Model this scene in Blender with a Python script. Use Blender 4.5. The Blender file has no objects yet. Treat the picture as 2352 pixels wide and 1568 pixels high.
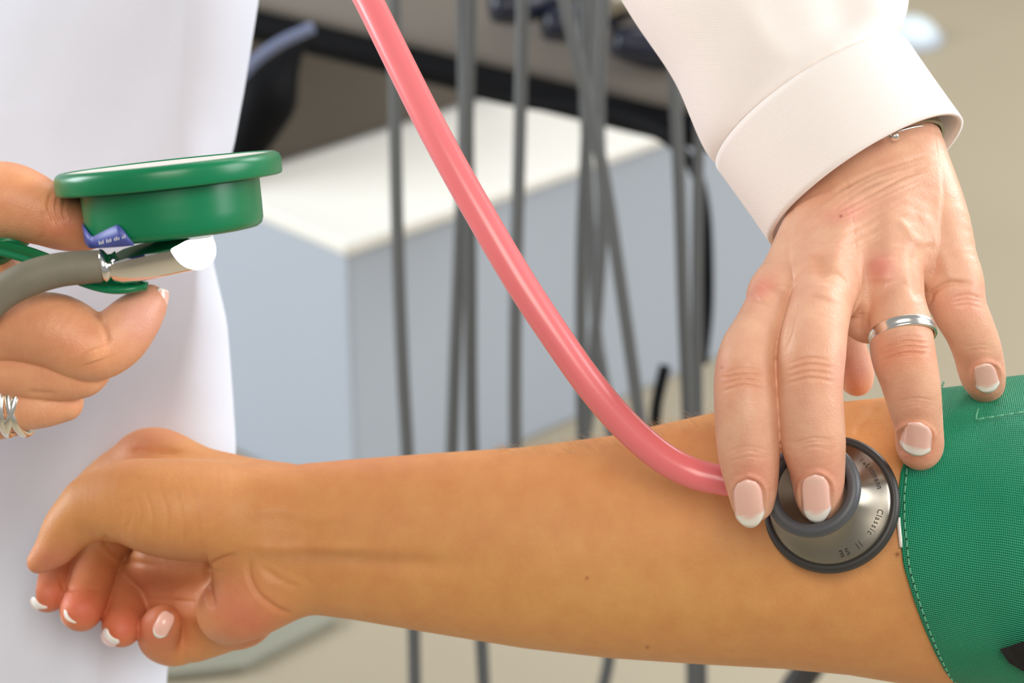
import bpy, math, random
import numpy as np
from mathutils import Vector, Matrix

random.seed(4)
rng = np.random.default_rng(7)
scn = bpy.context.scene
COL = scn.collection

# ------------------------------------------------------------------ camera, world, lights, exposure
FP = 5553.0                       # focal length in pixels of the 2352 px wide frame (85 mm on 36 mm)
D0 = 0.826                        # distance of the plane through the stethoscope, metres
S = D0 / FP                       # one unit of the subject frame, metres (about 0.15 mm)
PITCH = math.radians(28.0)
CAM = np.array([0.0, 0.0, 1.10])
RIGHT = np.array([1.0, 0.0, 0.0])
UP = np.array([0.0, math.sin(PITCH), math.cos(PITCH)])
FWD = np.array([0.0, math.cos(PITCH), -math.sin(PITCH)])

cam_data = bpy.data.cameras.new('camera')
cam_data.lens = 85.0
cam_data.sensor_width = 36.0
cam_data.clip_start = 0.05
cam_data.dof.use_dof = True
cam_data.dof.focus_distance = D0 - 0.012
cam_data.dof.aperture_fstop = 11.5
cam = bpy.data.objects.new('camera', cam_data)
COL.objects.link(cam)
cam.location = CAM
cam.rotation_euler = (math.pi / 2 - PITCH, 0, 0)
scn.camera = cam

world = bpy.data.worlds.new('world')
scn.world = world
world.use_nodes = True
bg = world.node_tree.nodes['Background']
bg.inputs['Color'].default_value = (0.97, 0.96, 0.97, 1)
bg.inputs['Strength'].default_value = 0.33

def area_light(name, loc, target, size, energy, color, size_y=None):
    ld = bpy.data.lights.new(name, 'AREA')
    ld.energy = energy
    ld.color = color
    ld.size = size
    if size_y:
        ld.shape = 'RECTANGLE'
        ld.size_y = size_y
    o = bpy.data.objects.new(name, ld)
    COL.objects.link(o)
    o.location = loc
    d = Vector(target) - Vector(loc)
    o.rotation_euler = d.to_track_quat('-Z', 'Y').to_euler()
    return o

area_light('window_light', (1.75, 2.45, 1.75), (0.05, 0.80, 0.70), 1.3, 50, (0.95, 0.98, 1.0), 1.3)
area_light('side_window_light', (2.1, 0.50, 1.55), (0.05, 0.75, 0.70), 1.1, 30, (0.98, 0.98, 1.0), 1.1)
area_light('far_window_light', (-2.3, 1.5, 1.3), (-0.1, 1.9, 0.2), 1.2, 62, (0.88, 0.94, 1.0), 1.2)
area_light('overhead_fill_light', (0.5, 2.7, 2.6), (0.4, 2.4, 0.0), 1.2, 13, (1.0, 0.96, 0.90), 0.6)  # added overhead fill, brightens floor and box top
area_light('front_fill_light', (0.10, -0.55, 1.9), (0.0, 0.8, 0.7), 0.9, 17, (1.0, 0.93, 0.82), 0.9)  # added warm fill from the camera side

scn.view_settings.view_transform = 'Standard'
scn.view_settings.look = 'None'
scn.view_settings.exposure = 0.10
scn.view_settings.gamma = 1.0
scn.view_settings.use_curve_mapping = False
scn.cycles.use_denoising = True
scn.cycles.max_bounces = 8

# ------------------------------------------------------------------ coordinate helpers
def Q(px, py, z=0.0):
    """A point seen at pixel (px, py), z units nearer than the stethoscope plane -> subject frame."""
    dep = FP - z
    return np.array([(px - 1176.0) * dep / FP, -(py - 784.0) * dep / FP, z], float)

def to_world(u):
    u = np.atleast_2d(np.asarray(u, float))
    dep = (FP - u[:, 2:3])
    return CAM + S * (u[:, 0:1] * RIGHT + u[:, 1:2] * UP + dep * FWD)

def to_px(u):
    k = FP / (FP - u[:, 2])
    return 1176.0 + u[:, 0] * k, 784.0 - u[:, 1] * k

def ray(px, py):
    d = (px - 1176.0) / FP * RIGHT - (py - 784.0) / FP * UP + FWD
    return d
def at_depth(px, py, depth):
    return CAM + ray(px, py) * depth
def at_height(px, py, h):
    d = ray(px, py)
    return CAM + d * ((h - CAM[2]) / d[2])

def rad(r, z):
    return r * (FP - z) / FP

# ------------------------------------------------------------------ materials
def lin(c):
    c = np.array(c, float) / 255.0
    return tuple(np.where(c <= 0.04045, c / 12.92, ((c + 0.055) / 1.055) ** 2.4)) + (1.0,)

def new_mat(name):
    m = bpy.data.materials.new(name)
    m.use_nodes = True
    nt = m.node_tree
    return m, nt, nt.nodes['Principled BSDF']

def simple(name, rgb, rough=0.5, metal=0.0, noise=0.0, nscale=200.0, bump=0.0, bscale=800.0, spec=0.5, bdist=0.0005):
    m, nt, b = new_mat(name)
    b.inputs['Base Color'].default_value = lin(rgb)
    b.inputs['Roughness'].default_value = rough
    b.inputs['Metallic'].default_value = metal
    b.inputs['Specular IOR Level'].default_value = spec
    tc = nt.nodes.new('ShaderNodeTexCoord')
    if noise > 0:
        n = nt.nodes.new('ShaderNodeTexNoise')
        n.inputs['Scale'].default_value = nscale
        n.inputs['Detail'].default_value = 4
        nt.links.new(tc.outputs['Object'], n.inputs['Vector'])
        mix = nt.nodes.new('ShaderNodeMix')
        mix.data_type = 'RGBA'
        c = lin(rgb)
        mix.inputs['A'].default_value = tuple(x * (1 - noise) for x in c[:3]) + (1,)
        mix.inputs['B'].default_value = tuple(min(1, x * (1 + noise)) for x in c[:3]) + (1,)
        nt.links.new(n.outputs['Fac'], mix.inputs['Factor'])
        nt.links.new(mix.outputs['Result'], b.inputs['Base Color'])
    if bump > 0:
        n2 = nt.nodes.new('ShaderNodeTexNoise')
        n2.inputs['Scale'].default_value = bscale
        n2.inputs['Detail'].default_value = 3
        nt.links.new(tc.outputs['Object'], n2.inputs['Vector'])
        bp = nt.nodes.new('ShaderNodeBump')
        bp.inputs['Strength'].default_value = bump
        bp.inputs['Distance'].default_value = bdist
        nt.links.new(n2.outputs['Fac'], bp.inputs['Height'])
        nt.links.new(bp.outputs['Normal'], b.inputs['Normal'])
    return m

def skin_material(name, rough=0.5, sss=0.22, blotch=0.10):
    m, nt, b = new_mat(name)
    tc = nt.nodes.new('ShaderNodeTexCoord')
    at = nt.nodes.new('ShaderNodeAttribute')
    at.attribute_name = 'tint'
    n = nt.nodes.new('ShaderNodeTexNoise')
    n.inputs['Scale'].default_value = 95
    n.inputs['Detail'].default_value = 6
    n.inputs['Roughness'].default_value = 0.62
    nt.links.new(tc.outputs['Object'], n.inputs['Vector'])
    mr = nt.nodes.new('ShaderNodeMapRange')
    mr.inputs['From Min'].default_value = 0.3
    mr.inputs['From Max'].default_value = 0.7
    mr.inputs['To Min'].default_value = 1 - blotch
    mr.inputs['To Max'].default_value = 1 + blotch
    nt.links.new(n.outputs['Fac'], mr.inputs['Value'])
    cr = nt.nodes.new('ShaderNodeCombineColor')
    one = nt.nodes.new('ShaderNodeMath')
    one.operation = 'POWER'
    one.inputs[1].default_value = 0.45
    nt.links.new(mr.outputs['Result'], one.inputs[0])
    nt.links.new(one.outputs[0], cr.inputs['Red'])
    nt.links.new(mr.outputs['Result'], cr.inputs['Green'])
    nt.links.new(mr.outputs['Result'], cr.inputs['Blue'])
    mx = nt.nodes.new('ShaderNodeMix')
    mx.data_type = 'RGBA'
    mx.blend_type = 'MULTIPLY'
    mx.inputs['Factor'].default_value = 1
    nt.links.new(at.outputs['Color'], mx.inputs['A'])
    nt.links.new(cr.outputs['Color'], mx.inputs['B'])
    nt.links.new(mx.outputs['Result'], b.inputs['Base Color'])
    b.inputs['Roughness'].default_value = rough
    b.inputs['Specular IOR Level'].default_value = 0.42
    b.inputs['Subsurface Weight'].default_value = sss
    b.inputs['Subsurface Radius'].default_value = (1.0, 0.36, 0.2)
    b.inputs['Subsurface Scale'].default_value = 0.003
    v = nt.nodes.new('ShaderNodeTexVoronoi')
    v.inputs['Scale'].default_value = 1500
    nt.links.new(tc.outputs['Object'], v.inputs['Vector'])
    n2 = nt.nodes.new('ShaderNodeTexNoise')
    n2.inputs['Scale'].default_value = 420
    n2.inputs['Detail'].default_value = 5
    nt.links.new(tc.outputs['Object'], n2.inputs['Vector'])
    ad = nt.nodes.new('ShaderNodeMath')
    ad.operation = 'MULTIPLY_ADD'
    nt.links.new(n2.outputs['Fac'], ad.inputs[0])
    ad.inputs[1].default_value = 1.6
    nt.links.new(v.outputs['Distance'], ad.inputs[2])
    bp = nt.nodes.new('ShaderNodeBump')
    bp.inputs['Strength'].default_value = 0.22
    bp.inputs['Distance'].default_value = 0.00035
    nt.links.new(ad.outputs[0], bp.inputs['Height'])
    nt.links.new(bp.outputs['Normal'], b.inputs['Normal'])
    return m

def attr_material(name, rough=0.25, sss=0.1, coat=0.3):
    m, nt, b = new_mat(name)
    at = nt.nodes.new('ShaderNodeAttribute')
    at.attribute_name = 'tint'
    nt.links.new(at.outputs['Color'], b.inputs['Base Color'])
    b.inputs['Roughness'].default_value = rough
    b.inputs['Subsurface Weight'].default_value = sss
    b.inputs['Subsurface Radius'].default_value = (1, .5, .4)
    b.inputs['Subsurface Scale'].default_value = 0.001
    b.inputs['Coat Weight'].default_value = coat
    b.inputs['Coat Roughness'].default_value = 0.12
    return m

def weave_material(name, rgb, rough, scale, strength, dist, noise=0.05, diag=False, spec=0.3, trans=0.0):
    """Cloth: woven threads as bump in UV space (UV in metres)."""
    m, nt, b = new_mat(name)
    uv = nt.nodes.new('ShaderNodeUVMap')
    uv.uv_map = 'UVMap'
    mp = nt.nodes.new('ShaderNodeMapping')
    mp.inputs['Scale'].default_value = (scale, scale, scale)
    if diag:
        mp.inputs['Rotation'].default_value = (0, 0, math.radians(38))
    nt.links.new(uv.outputs['UV'], mp.inputs['Vector'])
    sx = nt.nodes.new('ShaderNodeSeparateXYZ')
    nt.links.new(mp.outputs['Vector'], sx.inputs[0])
    def sine(out):
        k = nt.nodes.new('ShaderNodeMath'); k.operation = 'SINE'
        nt.links.new(out, k.inputs[0]); return k.outputs[0]
    a, c = sine(sx.outputs[0]), sine(sx.outputs[1])
    mu = nt.nodes.new('ShaderNodeMath'); mu.operation = 'MULTIPLY'
    nt.links.new(a, mu.inputs[0]); nt.links.new(c, mu.inputs[1])
    n = nt.nodes.new('ShaderNodeTexNoise')
    n.inputs['Scale'].default_value = 60
    n.inputs['Detail'].default_value = 6
    tc = nt.nodes.new('ShaderNodeTexCoord')
    nt.links.new(tc.outputs['Object'], n.inputs['Vector'])
    bp = nt.nodes.new('ShaderNodeBump')
    bp.inputs['Strength'].default_value = strength
    bp.inputs['Distance'].default_value = dist
    nt.links.new(mu.outputs[0], bp.inputs['Height'])
    nt.links.new(bp.outputs['Normal'], b.inputs['Normal'])
    mix = nt.nodes.new('ShaderNodeMix'); mix.data_type = 'RGBA'
    c0 = lin(rgb)
    mix.inputs['A'].default_value = tuple(x * (1 - noise) for x in c0[:3]) + (1,)
    mix.inputs['B'].default_value = tuple(min(1, x * (1 + noise)) for x in c0[:3]) + (1,)
    nt.links.new(n.outputs['Fac'], mix.inputs['Factor'])
    mix2 = nt.nodes.new('ShaderNodeMix'); mix2.data_type = 'RGBA'; mix2.blend_type = 'MULTIPLY'
    mix2.inputs['Factor'].default_value = 1
    mr = nt.nodes.new('ShaderNodeMapRange')
    mr.inputs['From Min'].default_value = -1; mr.inputs['From Max'].default_value = 1
    mr.inputs['To Min'].default_value = 1 - 2.2 * noise; mr.inputs['To Max'].default_value = 1 + 2.2 * noise
    nt.links.new(mu.outputs[0], mr.inputs['Value'])
    nt.links.new(mix.outputs['Result'], mix2.inputs['A'])
    nt.links.new(mr.outputs['Result'], mix2.inputs['B'])
    nt.links.new(mix2.outputs['Result'], b.inputs['Base Color'])
    b.inputs['Roughness'].default_value = rough
    b.inputs['Specular IOR Level'].default_value = spec
    if trans > 0:
        b.inputs['Subsurface Weight'].default_value = trans
        b.inputs['Subsurface Radius'].default_value = (1, .9, .85)
        b.inputs['Subsurface Scale'].default_value = 0.004
    return m

def radial_steel(name, centre, normal, rough=0.30):
    m, nt, b = new_mat(name)
    b.inputs['Base Color'].default_value = (0.36, 0.33, 0.275, 1)
    b.inputs['Metallic'].default_value = 1
    b.inputs['Roughness'].default_value = rough
    b.inputs['Anisotropic'].default_value = 0.92
    b.inputs['Anisotropic Rotation'].default_value = 0.25
    geo = nt.nodes.new('ShaderNodeNewGeometry')
    sub = nt.nodes.new('ShaderNodeVectorMath'); sub.operation = 'SUBTRACT'
    nt.links.new(geo.outputs['Position'], sub.inputs[0])
    sub.inputs[1].default_value = tuple(centre)
    cr = nt.nodes.new('ShaderNodeVectorMath'); cr.operation = 'CROSS_PRODUCT'
    cr.inputs[0].default_value = tuple(normal)
    nt.links.new(sub.outputs[0], cr.inputs[1])
    no = nt.nodes.new('ShaderNodeVectorMath'); no.operation = 'NORMALIZE'
    nt.links.new(cr.outputs[0], no.inputs[0])
    nt.links.new(no.outputs[0], b.inputs['Tangent'])
    # fine turned grooves: distance from the axis
    ln = nt.nodes.new('ShaderNodeVectorMath'); ln.operation = 'LENGTH'
    nt.links.new(sub.outputs[0], ln.inputs[0])
    k = nt.nodes.new('ShaderNodeMath'); k.operation = 'MULTIPLY'; k.inputs[1].default_value = 21000
    nt.links.new(ln.outputs['Value'], k.inputs[0])
    s = nt.nodes.new('ShaderNodeMath'); s.operation = 'SINE'
    nt.links.new(k.outputs[0], s.inputs[0])
    bp = nt.nodes.new('ShaderNodeBump'); bp.inputs['Strength'].default_value = 0.05; bp.inputs['Distance'].default_value = 0.00005
    nt.links.new(s.outputs[0], bp.inputs['Height'])
    nt.links.new(bp.outputs['Normal'], b.inputs['Normal'])
    return m

# ------------------------------------------------------------------ object helpers
def mesh_obj(name, verts, faces, mat, parent=None, smooth=True, tint=None, uv=None, matidx=None, origin=None):
    """verts are world coordinates; the object's origin goes to its base (or to its parent's)."""
    verts = np.asarray(verts, float)
    root = parent
    while root is not None and root.parent is not None:
        root = root.parent
    if root is not None:
        org = np.array(root.location)
    elif origin is not None:
        org = np.array(origin, float)
    else:
        lo, hi = verts.min(0), verts.max(0)
        org = np.array([(lo[0] + hi[0]) / 2, (lo[1] + hi[1]) / 2, lo[2]])
    me = bpy.data.meshes.new(name)
    if isinstance(faces, np.ndarray):
        n, k = faces.shape
        me.vertices.add(len(verts))
        me.vertices.foreach_set('co', (verts - org).astype(np.float32).ravel())
        me.loops.add(n * k)
        me.loops.foreach_set('vertex_index', faces.astype(np.int32).ravel())
        me.polygons.add(n)
        me.polygons.foreach_set('loop_start', np.arange(0, n * k, k, dtype=np.int32))
        me.update(calc_edges=True)
    else:
        me.from_pydata([tuple(v) for v in (verts - org)], [], [tuple(f) for f in faces])
    me.validate()
    if smooth:
        me.polygons.foreach_set('use_smooth', np.ones(len(me.polygons), bool))
    if tint is not None:
        a = me.attributes.new('tint', 'FLOAT_COLOR', 'POINT')
        t = np.ones((len(verts), 4), np.float32)
        t[:, :3] = tint
        a.data.foreach_set('color', t.ravel())
    if uv is not None:
        l = me.uv_layers.new(name='UVMap')
        li = np.zeros(len(me.loops), np.int32)
        me.loops.foreach_get('vertex_index', li)
        l.data.foreach_set('uv', np.asarray(uv, np.float32)[li].ravel())
    for mm in (mat if isinstance(mat, (list, tuple)) else [mat]):
        me.materials.append(mm)
    if matidx is not None:
        me.polygons.foreach_set('material_index', np.asarray(matidx, np.int32))
    me.update()
    o = bpy.data.objects.new(name, me)
    COL.objects.link(o)
    if parent is not None:
        o.parent = parent
    else:
        o.location = org
    return o

def thing(name, label, cat, loc, group=None):
    o = bpy.data.objects.new(name, None)
    o.empty_display_size = 0.02
    COL.objects.link(o)
    o.location = loc
    return tag(o, label, cat, group)

def tag(o, label=None, cat=None, group=None, kind=None):
    if label: o['label'] = label
    if cat: o['category'] = cat
    if group: o['group'] = group
    if kind: o['kind'] = kind
    return o

def weighted(o):
    return o

def bevel(o, w, seg=3, angle=40):
    md = o.modifiers.new('bevel', 'BEVEL')
    md.width = w; md.segments = seg
    md.limit_method = 'ANGLE'; md.angle_limit = math.radians(angle)
    return o

def catmull(pts, sub):
    P = np.asarray(pts, float)
    P = np.vstack([2 * P[0] - P[1], P, 2 * P[-1] - P[-2]])
    out = []
    for i in range(1, len(P) - 2):
        for k in range(sub):
            t = k / sub
            p0, p1, p2, p3 = P[i - 1], P[i], P[i + 1], P[i + 2]
            out.append(0.5 * (2 * p1 + (p2 - p0) * t + (2 * p0 - 5 * p1 + 4 * p2 - p3) * t * t + (3 * p1 - p0 - 3 * p2 + p3) * t ** 3))
    out.append(P[-2])
    return np.array(out)

def unit(v):
    v = np.asarray(v, float)
    return v / (np.linalg.norm(v) + 1e-12)

def tube_mesh(path, radius, nseg=16, cap=True):
    """path Nx3, radius scalar or N -> verts, quad/tri faces."""
    path = np.asarray(path, float)
    n = len(path)
    r = np.broadcast_to(np.asarray(radius, float), (n,))
    T = np.gradient(path, axis=0)
    T /= np.linalg.norm(T, axis=1, keepdims=True)
    ref = np.array([0, 0, 1.0]) if abs(T[0, 2]) < 0.9 else np.array([1.0, 0, 0])
    N = unit(np.cross(T[0], ref))
    V = []
    for i in range(n):
        N = unit(N - T[i] * np.dot(N, T[i]))
        B = np.cross(T[i], N)
        for k in range(nseg):
            a = 2 * math.pi * k / nseg
            V.append(path[i] + r[i] * (math.cos(a) * N + math.sin(a) * B))
    F = []
    for i in range(n - 1):
        for k in range(nseg):
            k2 = (k + 1) % nseg
            F.append((i * nseg + k, i * nseg + k2, (i + 1) * nseg + k2, (i + 1) * nseg + k))
    if cap:
        F.append(tuple(range(nseg))[::-1])
        F.append(tuple((n - 1) * nseg + k for k in range(nseg)))
    return np.array(V), F

def grid_faces(rows, cols, wrap=False):
    F = []
    for i in range(rows - 1):
        for j in range(cols - (0 if wrap else 1)):
            j2 = (j + 1) % cols
            F.append((i * cols + j, i * cols + j2, (i + 1) * cols + j2, (i + 1) * cols + j))
    return F

def lathe_mesh(profile, c, n, e1, nseg=64):
    e2 = np.cross(n, e1)
    V = []
    for (r, h) in profile:
        for k in range(nseg):
            a = 2 * math.pi * k / nseg
            V.append(c + h * n + r * (math.cos(a) * e1 + math.sin(a) * e2))
    return np.array(V), grid_faces(len(profile), nseg, True)

def box_mesh(lo, hi):
    x0, y0, z0 = lo; x1, y1, z1 = hi
    V = [(x0, y0, z0), (x1, y0, z0), (x1, y1, z0), (x0, y1, z0), (x0, y0, z1), (x1, y0, z1), (x1, y1, z1), (x0, y1, z1)]
    F = [(0, 3, 2, 1), (4, 5, 6, 7), (0, 1, 5, 4), (1, 2, 6, 5), (2, 3, 7, 6), (3, 0, 4, 7)]
    return np.array(V, float), F

def prism(foot, z0, z1):
    """vertical prism over a list of (x, y) points, counter-clockwise."""
    n = len(foot)
    V = [(x, y, z0) for x, y in foot] + [(x, y, z1) for x, y in foot]
    F = [tuple(range(n))[::-1], tuple(range(n, 2 * n))] + [(i, (i + 1) % n, n + (i + 1) % n, n + i) for i in range(n)]
    return np.array(V, float), F

def join(parts):
    V, F, o = [], [], 0
    for v, f in parts:
        V.append(v)
        F += [tuple(i + o for i in q) for q in f]
        o += len(v)
    return np.vstack(V), F

# ------------------------------------------------------------------ implicit surfaces for bodies
class Field:
    def __init__(self, lo, hi, h):
        self.lo = np.array(lo, float); self.h = h
        self.n = np.ceil((np.array(hi) - self.lo) / h).astype(int) + 1
        self.v = np.full(self.n, 400.0, np.float32)
    def region(self, lo, hi):
        a = np.clip(np.floor((lo - self.lo) / self.h).astype(int), 0, self.n)
        b = np.clip(np.ceil((hi - self.lo) / self.h).astype(int) + 1, 0, self.n)
        if (b - a).min() <= 0:
            return None
        g = [(self.lo[i] + self.h * np.arange(a[i], b[i])).astype(np.float32) for i in range(3)]
        return (slice(a[0], b[0]), slice(a[1], b[1]), slice(a[2], b[2])), g[0][:, None, None], g[1][None, :, None], g[2][None, None, :]
    def cone(self, p0, r0, p1, r1, k=0.0, squash=None):
        m = max(r0, r1) + k + 2 * self.h
        R = self.region(np.minimum(p0, p1) - m, np.maximum(p0, p1) + m)
        if R is None:
            return
        sl, X, Y, Z = R
        ba = p1 - p0
        l2 = float(ba @ ba) + 1e-6
        dx, dy, dz = X - p0[0], Y - p0[1], Z - p0[2]
        t = np.clip((dx * ba[0] + dy * ba[1] + dz * ba[2]) / l2, 0, 1)
        dx = dx - ba[0] * t; dy = dy - ba[1] * t; dz = dz - ba[2] * t
        if squash is not None:
            n, s = squash
            q = (dx * n[0] + dy * n[1] + dz * n[2]) * (1 / s - 1)
            dx = dx + n[0] * q; dy = dy + n[1] * q; dz = dz + n[2] * q
        d = np.sqrt(dx * dx + dy * dy + dz * dz) - (r0 + (r1 - r0) * t)
        self.blend(sl, d, k)
    def blend(self, sl, d, k):
        a = self.v[sl]
        if k > 0:
            h = np.maximum(k - np.abs(a - d), 0) / k
            self.v[sl] = np.minimum(a, d) - h * h * k * 0.25
        else:
            self.v[sl] = np.minimum(a, d)
    def chain(self, pts, k=0.0, sub=5, squash=None):
        """pts rows: px, py, z, r(px). A smooth tapering limb."""
        c = catmull(pts, sub)
        P = [Q(p[0], p[1], p[2]) for p in c]
        R = [rad(p[3], p[2]) for p in c]
        g = Field.__new__(Field)
        m = max(R) + k + 3 * self.h
        lo = np.min(P, 0) - m; hi = np.max(P, 0) + m
        Rg = self.region(lo, hi)
        if Rg is None:
            return
        sl, X, Y, Z = Rg
        a = [s.start for s in sl]
        g.lo = self.lo + self.h * np.array(a); g.h = self.h
        g.n = np.array([s.stop - s.start for s in sl])
        g.v = np.full(g.n, 400.0, np.float32)
        for i in range(len(P) - 1):
            g.cone(P[i], R[i], P[i + 1], R[i + 1], 0.0, squash)
        self.blend(sl, g.v, k)
    def merge(self, other, k):
        self.blend((slice(None),) * 3, other.v, k)
    def mesh(self, smooth=2):
        v = self.v
        ins = v < 0
        c = np.zeros(np.array(v.shape) - 1, np.uint8)
        off = [(i, j, k) for i in (0, 1) for j in (0, 1) for k in (0, 1)]
        sh = c.shape
        def at(o): return v[o[0]:o[0] + sh[0], o[1]:o[1] + sh[1], o[2]:o[2] + sh[2]]
        def ai(o): return ins[o[0]:o[0] + sh[0], o[1]:o[1] + sh[1], o[2]:o[2] + sh[2]]
        for o in off:
            c += ai(o)
        cells = np.argwhere((c > 0) & (c < 8))
        idx = np.full(sh, -1, np.int32)
        idx[tuple(cells.T)] = np.arange(len(cells))
        acc = np.zeros((len(cells), 3)); cnt = np.zeros(len(cells))
        for a in off:
            for ax in range(3):
                if a[ax] == 1:
                    continue
                b = list(a); b[ax] = 1
                va = v[cells[:, 0] + a[0], cells[:, 1] + a[1], cells[:, 2] + a[2]]
                vb = v[cells[:, 0] + b[0], cells[:, 1] + b[1], cells[:, 2] + b[2]]
                m = (va < 0) != (vb < 0)
                t = va[m] / (va[m] - vb[m])
                p = np.tile(np.array(a, float), (m.sum(), 1))
                p[:, ax] += t
                acc[m] += p; cnt[m] += 1
        V = (cells + acc / cnt[:, None]) * self.h + self.lo
        F = []
        for ax in range(3):
            o1 = [0, 0, 0]; o1[ax] = 1
            A = ins[:v.shape[0] - o1[0], :v.shape[1] - o1[1], :v.shape[2] - o1[2]]
            B = ins[o1[0]:, o1[1]:, o1[2]:]
            for flip in (False, True):
                e = np.argwhere((A & ~B) if not flip else (~A & B))
                u, w = [(1, 2), (2, 0), (0, 1)][ax]
                ok = (e[:, u] > 0) & (e[:, w] > 0) & (e[:, u] < v.shape[u] - 1) & (e[:, w] < v.shape[w] - 1)
                e = e[ok]
                q = []
                for du, dw in ((-1, -1), (0, -1), (0, 0), (-1, 0)):
                    f = e.copy(); f[:, u] += du; f[:, w] += dw
                    q.append(idx[f[:, 0], f[:, 1], f[:, 2]])
                q = np.stack(q, 1)
                if flip:
                    q = q[:, ::-1]
                F.append(q)
        F = np.vstack(F)
        F = F[(F >= 0).all(1)]
        V = laplace(V, F, smooth)
        return V, F

def laplace(V, F, it):
    E = np.vstack([F[:, [0, 1]], F[:, [1, 2]], F[:, [2, 3]], F[:, [3, 0]]])
    n = len(V)
    for i in range(it):
        acc = np.zeros_like(V)
        for d in range(3):
            acc[:, d] = np.bincount(E[:, 0], V[E[:, 1], d], n) + np.bincount(E[:, 1], V[E[:, 0], d], n)
        deg = np.bincount(E[:, 0], minlength=n) + np.bincount(E[:, 1], minlength=n)
        V = V * 0.4 + 0.6 * acc / np.maximum(deg, 1)[:, None]
    return V

def normals(V, F):
    N = np.cross(V[F[:, 2]] - V[F[:, 0]], V[F[:, 3]] - V[F[:, 1]])
    out = np.zeros_like(V)
    for d in range(3):
        for j in range(4):
            out[:, d] += np.bincount(F[:, j], N[:, d], len(V))
    return out / (np.linalg.norm(out, axis=1, keepdims=True) + 1e-9)

def seg_dist(x, y, poly):
    d = np.full(len(x), 1e9); par = np.zeros(len(x))
    L = len(poly) - 1
    for i in range(L):
        a, b = np.array(poly[i], float), np.array(poly[i + 1], float)
        ab = b - a
        t = np.clip(((x - a[0]) * ab[0] + (y - a[1]) * ab[1]) / (ab @ ab + 1e-9), 0, 1)
        dd = np.hypot(x - a[0] - t * ab[0], y - a[1] - t * ab[1])
        m = dd < d
        d[m] = dd[m]; par[m] = (i + t[m]) / L
    return d, par

def sculpt(V, F, strokes):
    """strokes: (polyline px, width px, height units); front faces only, fading to the stroke's ends."""
    N = normals(V, F)
    px, py = to_px(V)
    disp = np.zeros(len(V))
    front = np.clip((N[:, 2] - 0.02) / 0.25, 0, 1)
    for poly, w, hgt in strokes:
        P = np.array(poly, float)
        if len(P) > 2:
            P = catmull(P, 4)
        lo, hi = P.min(0) - 3 * w, P.max(0) + 3 * w
        m = np.nonzero((px > lo[0]) & (px < hi[0]) & (py > lo[1]) & (py < hi[1]) & (front > 0))[0]
        if len(m) == 0:
            continue
        d, t = seg_dist(px[m], py[m], P)
        fade = np.clip(np.minimum(t, 1 - t) * 5 + 0.12, 0, 1)
        disp[m] += hgt * np.exp(-(d / w) ** 2) * fade * front[m]
    return V + N * disp[:, None]

def sm(a, b, x):
    t = np.clip((x - a) / (b - a), 0, 1)
    return t * t * (3 - 2 * t)

def tint_spots(V, base, spots):
    """spots: (px, py, sx, sy, rgb, amount, angle) skin colour differences, with light and shade painted in at places."""
    px, py = to_px(V)
    c = np.tile(np.array(lin(base)[:3]), (len(V), 1))
    for s in spots:
        x, y, sx, sy, rgb, amt = s[:6]
        ang = math.radians(s[6]) if len(s) > 6 else 0
        dx, dy = px - x, py - y
        u = dx * math.cos(ang) + dy * math.sin(ang)
        w = -dx * math.sin(ang) + dy * math.cos(ang)
        k = amt * np.exp(-((u / sx) ** 2 + (w / sy) ** 2))
        c = c * (1 - k[:, None]) + np.array(lin(rgb)[:3]) * k[:, None]
    return c

class ZMap:
    """front-most height of a body, for setting nails on it"""
    def __init__(self, V, cell=5.0):
        self.c = cell
        px, py = to_px(V)
        self.m = {}
        for a, b, z in zip((px / cell).astype(int), (py / cell).astype(int), V[:, 2]):
            k = (a, b)
            if z > self.m.get(k, -1e9):
                self.m[k] = z
    def get(self, px, py):
        return self.m.get((int(px / self.c), int(py / self.c)))

NAIL_PINK, NAIL_WHITE = (250, 200, 186), (252, 246, 238)
def nail_grid(W=11, L=15):
    g = []
    for j in range(L):
        v = j / (L - 1)
        for i in range(W):
            u = -1 + 2 * i / (W - 1)
            g.append((u, v))
    return g, W, L

def nail_outline(v):
    if v < 0.34:
        return 0.18 + 0.82 * math.sqrt(max(0, 1 - ((0.34 - v) / 0.34) ** 2))
    if v > 0.74:
        return 1.0 - 0.34 * ((v - 0.74) / 0.26) ** 2.0
    return 1.0

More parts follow.
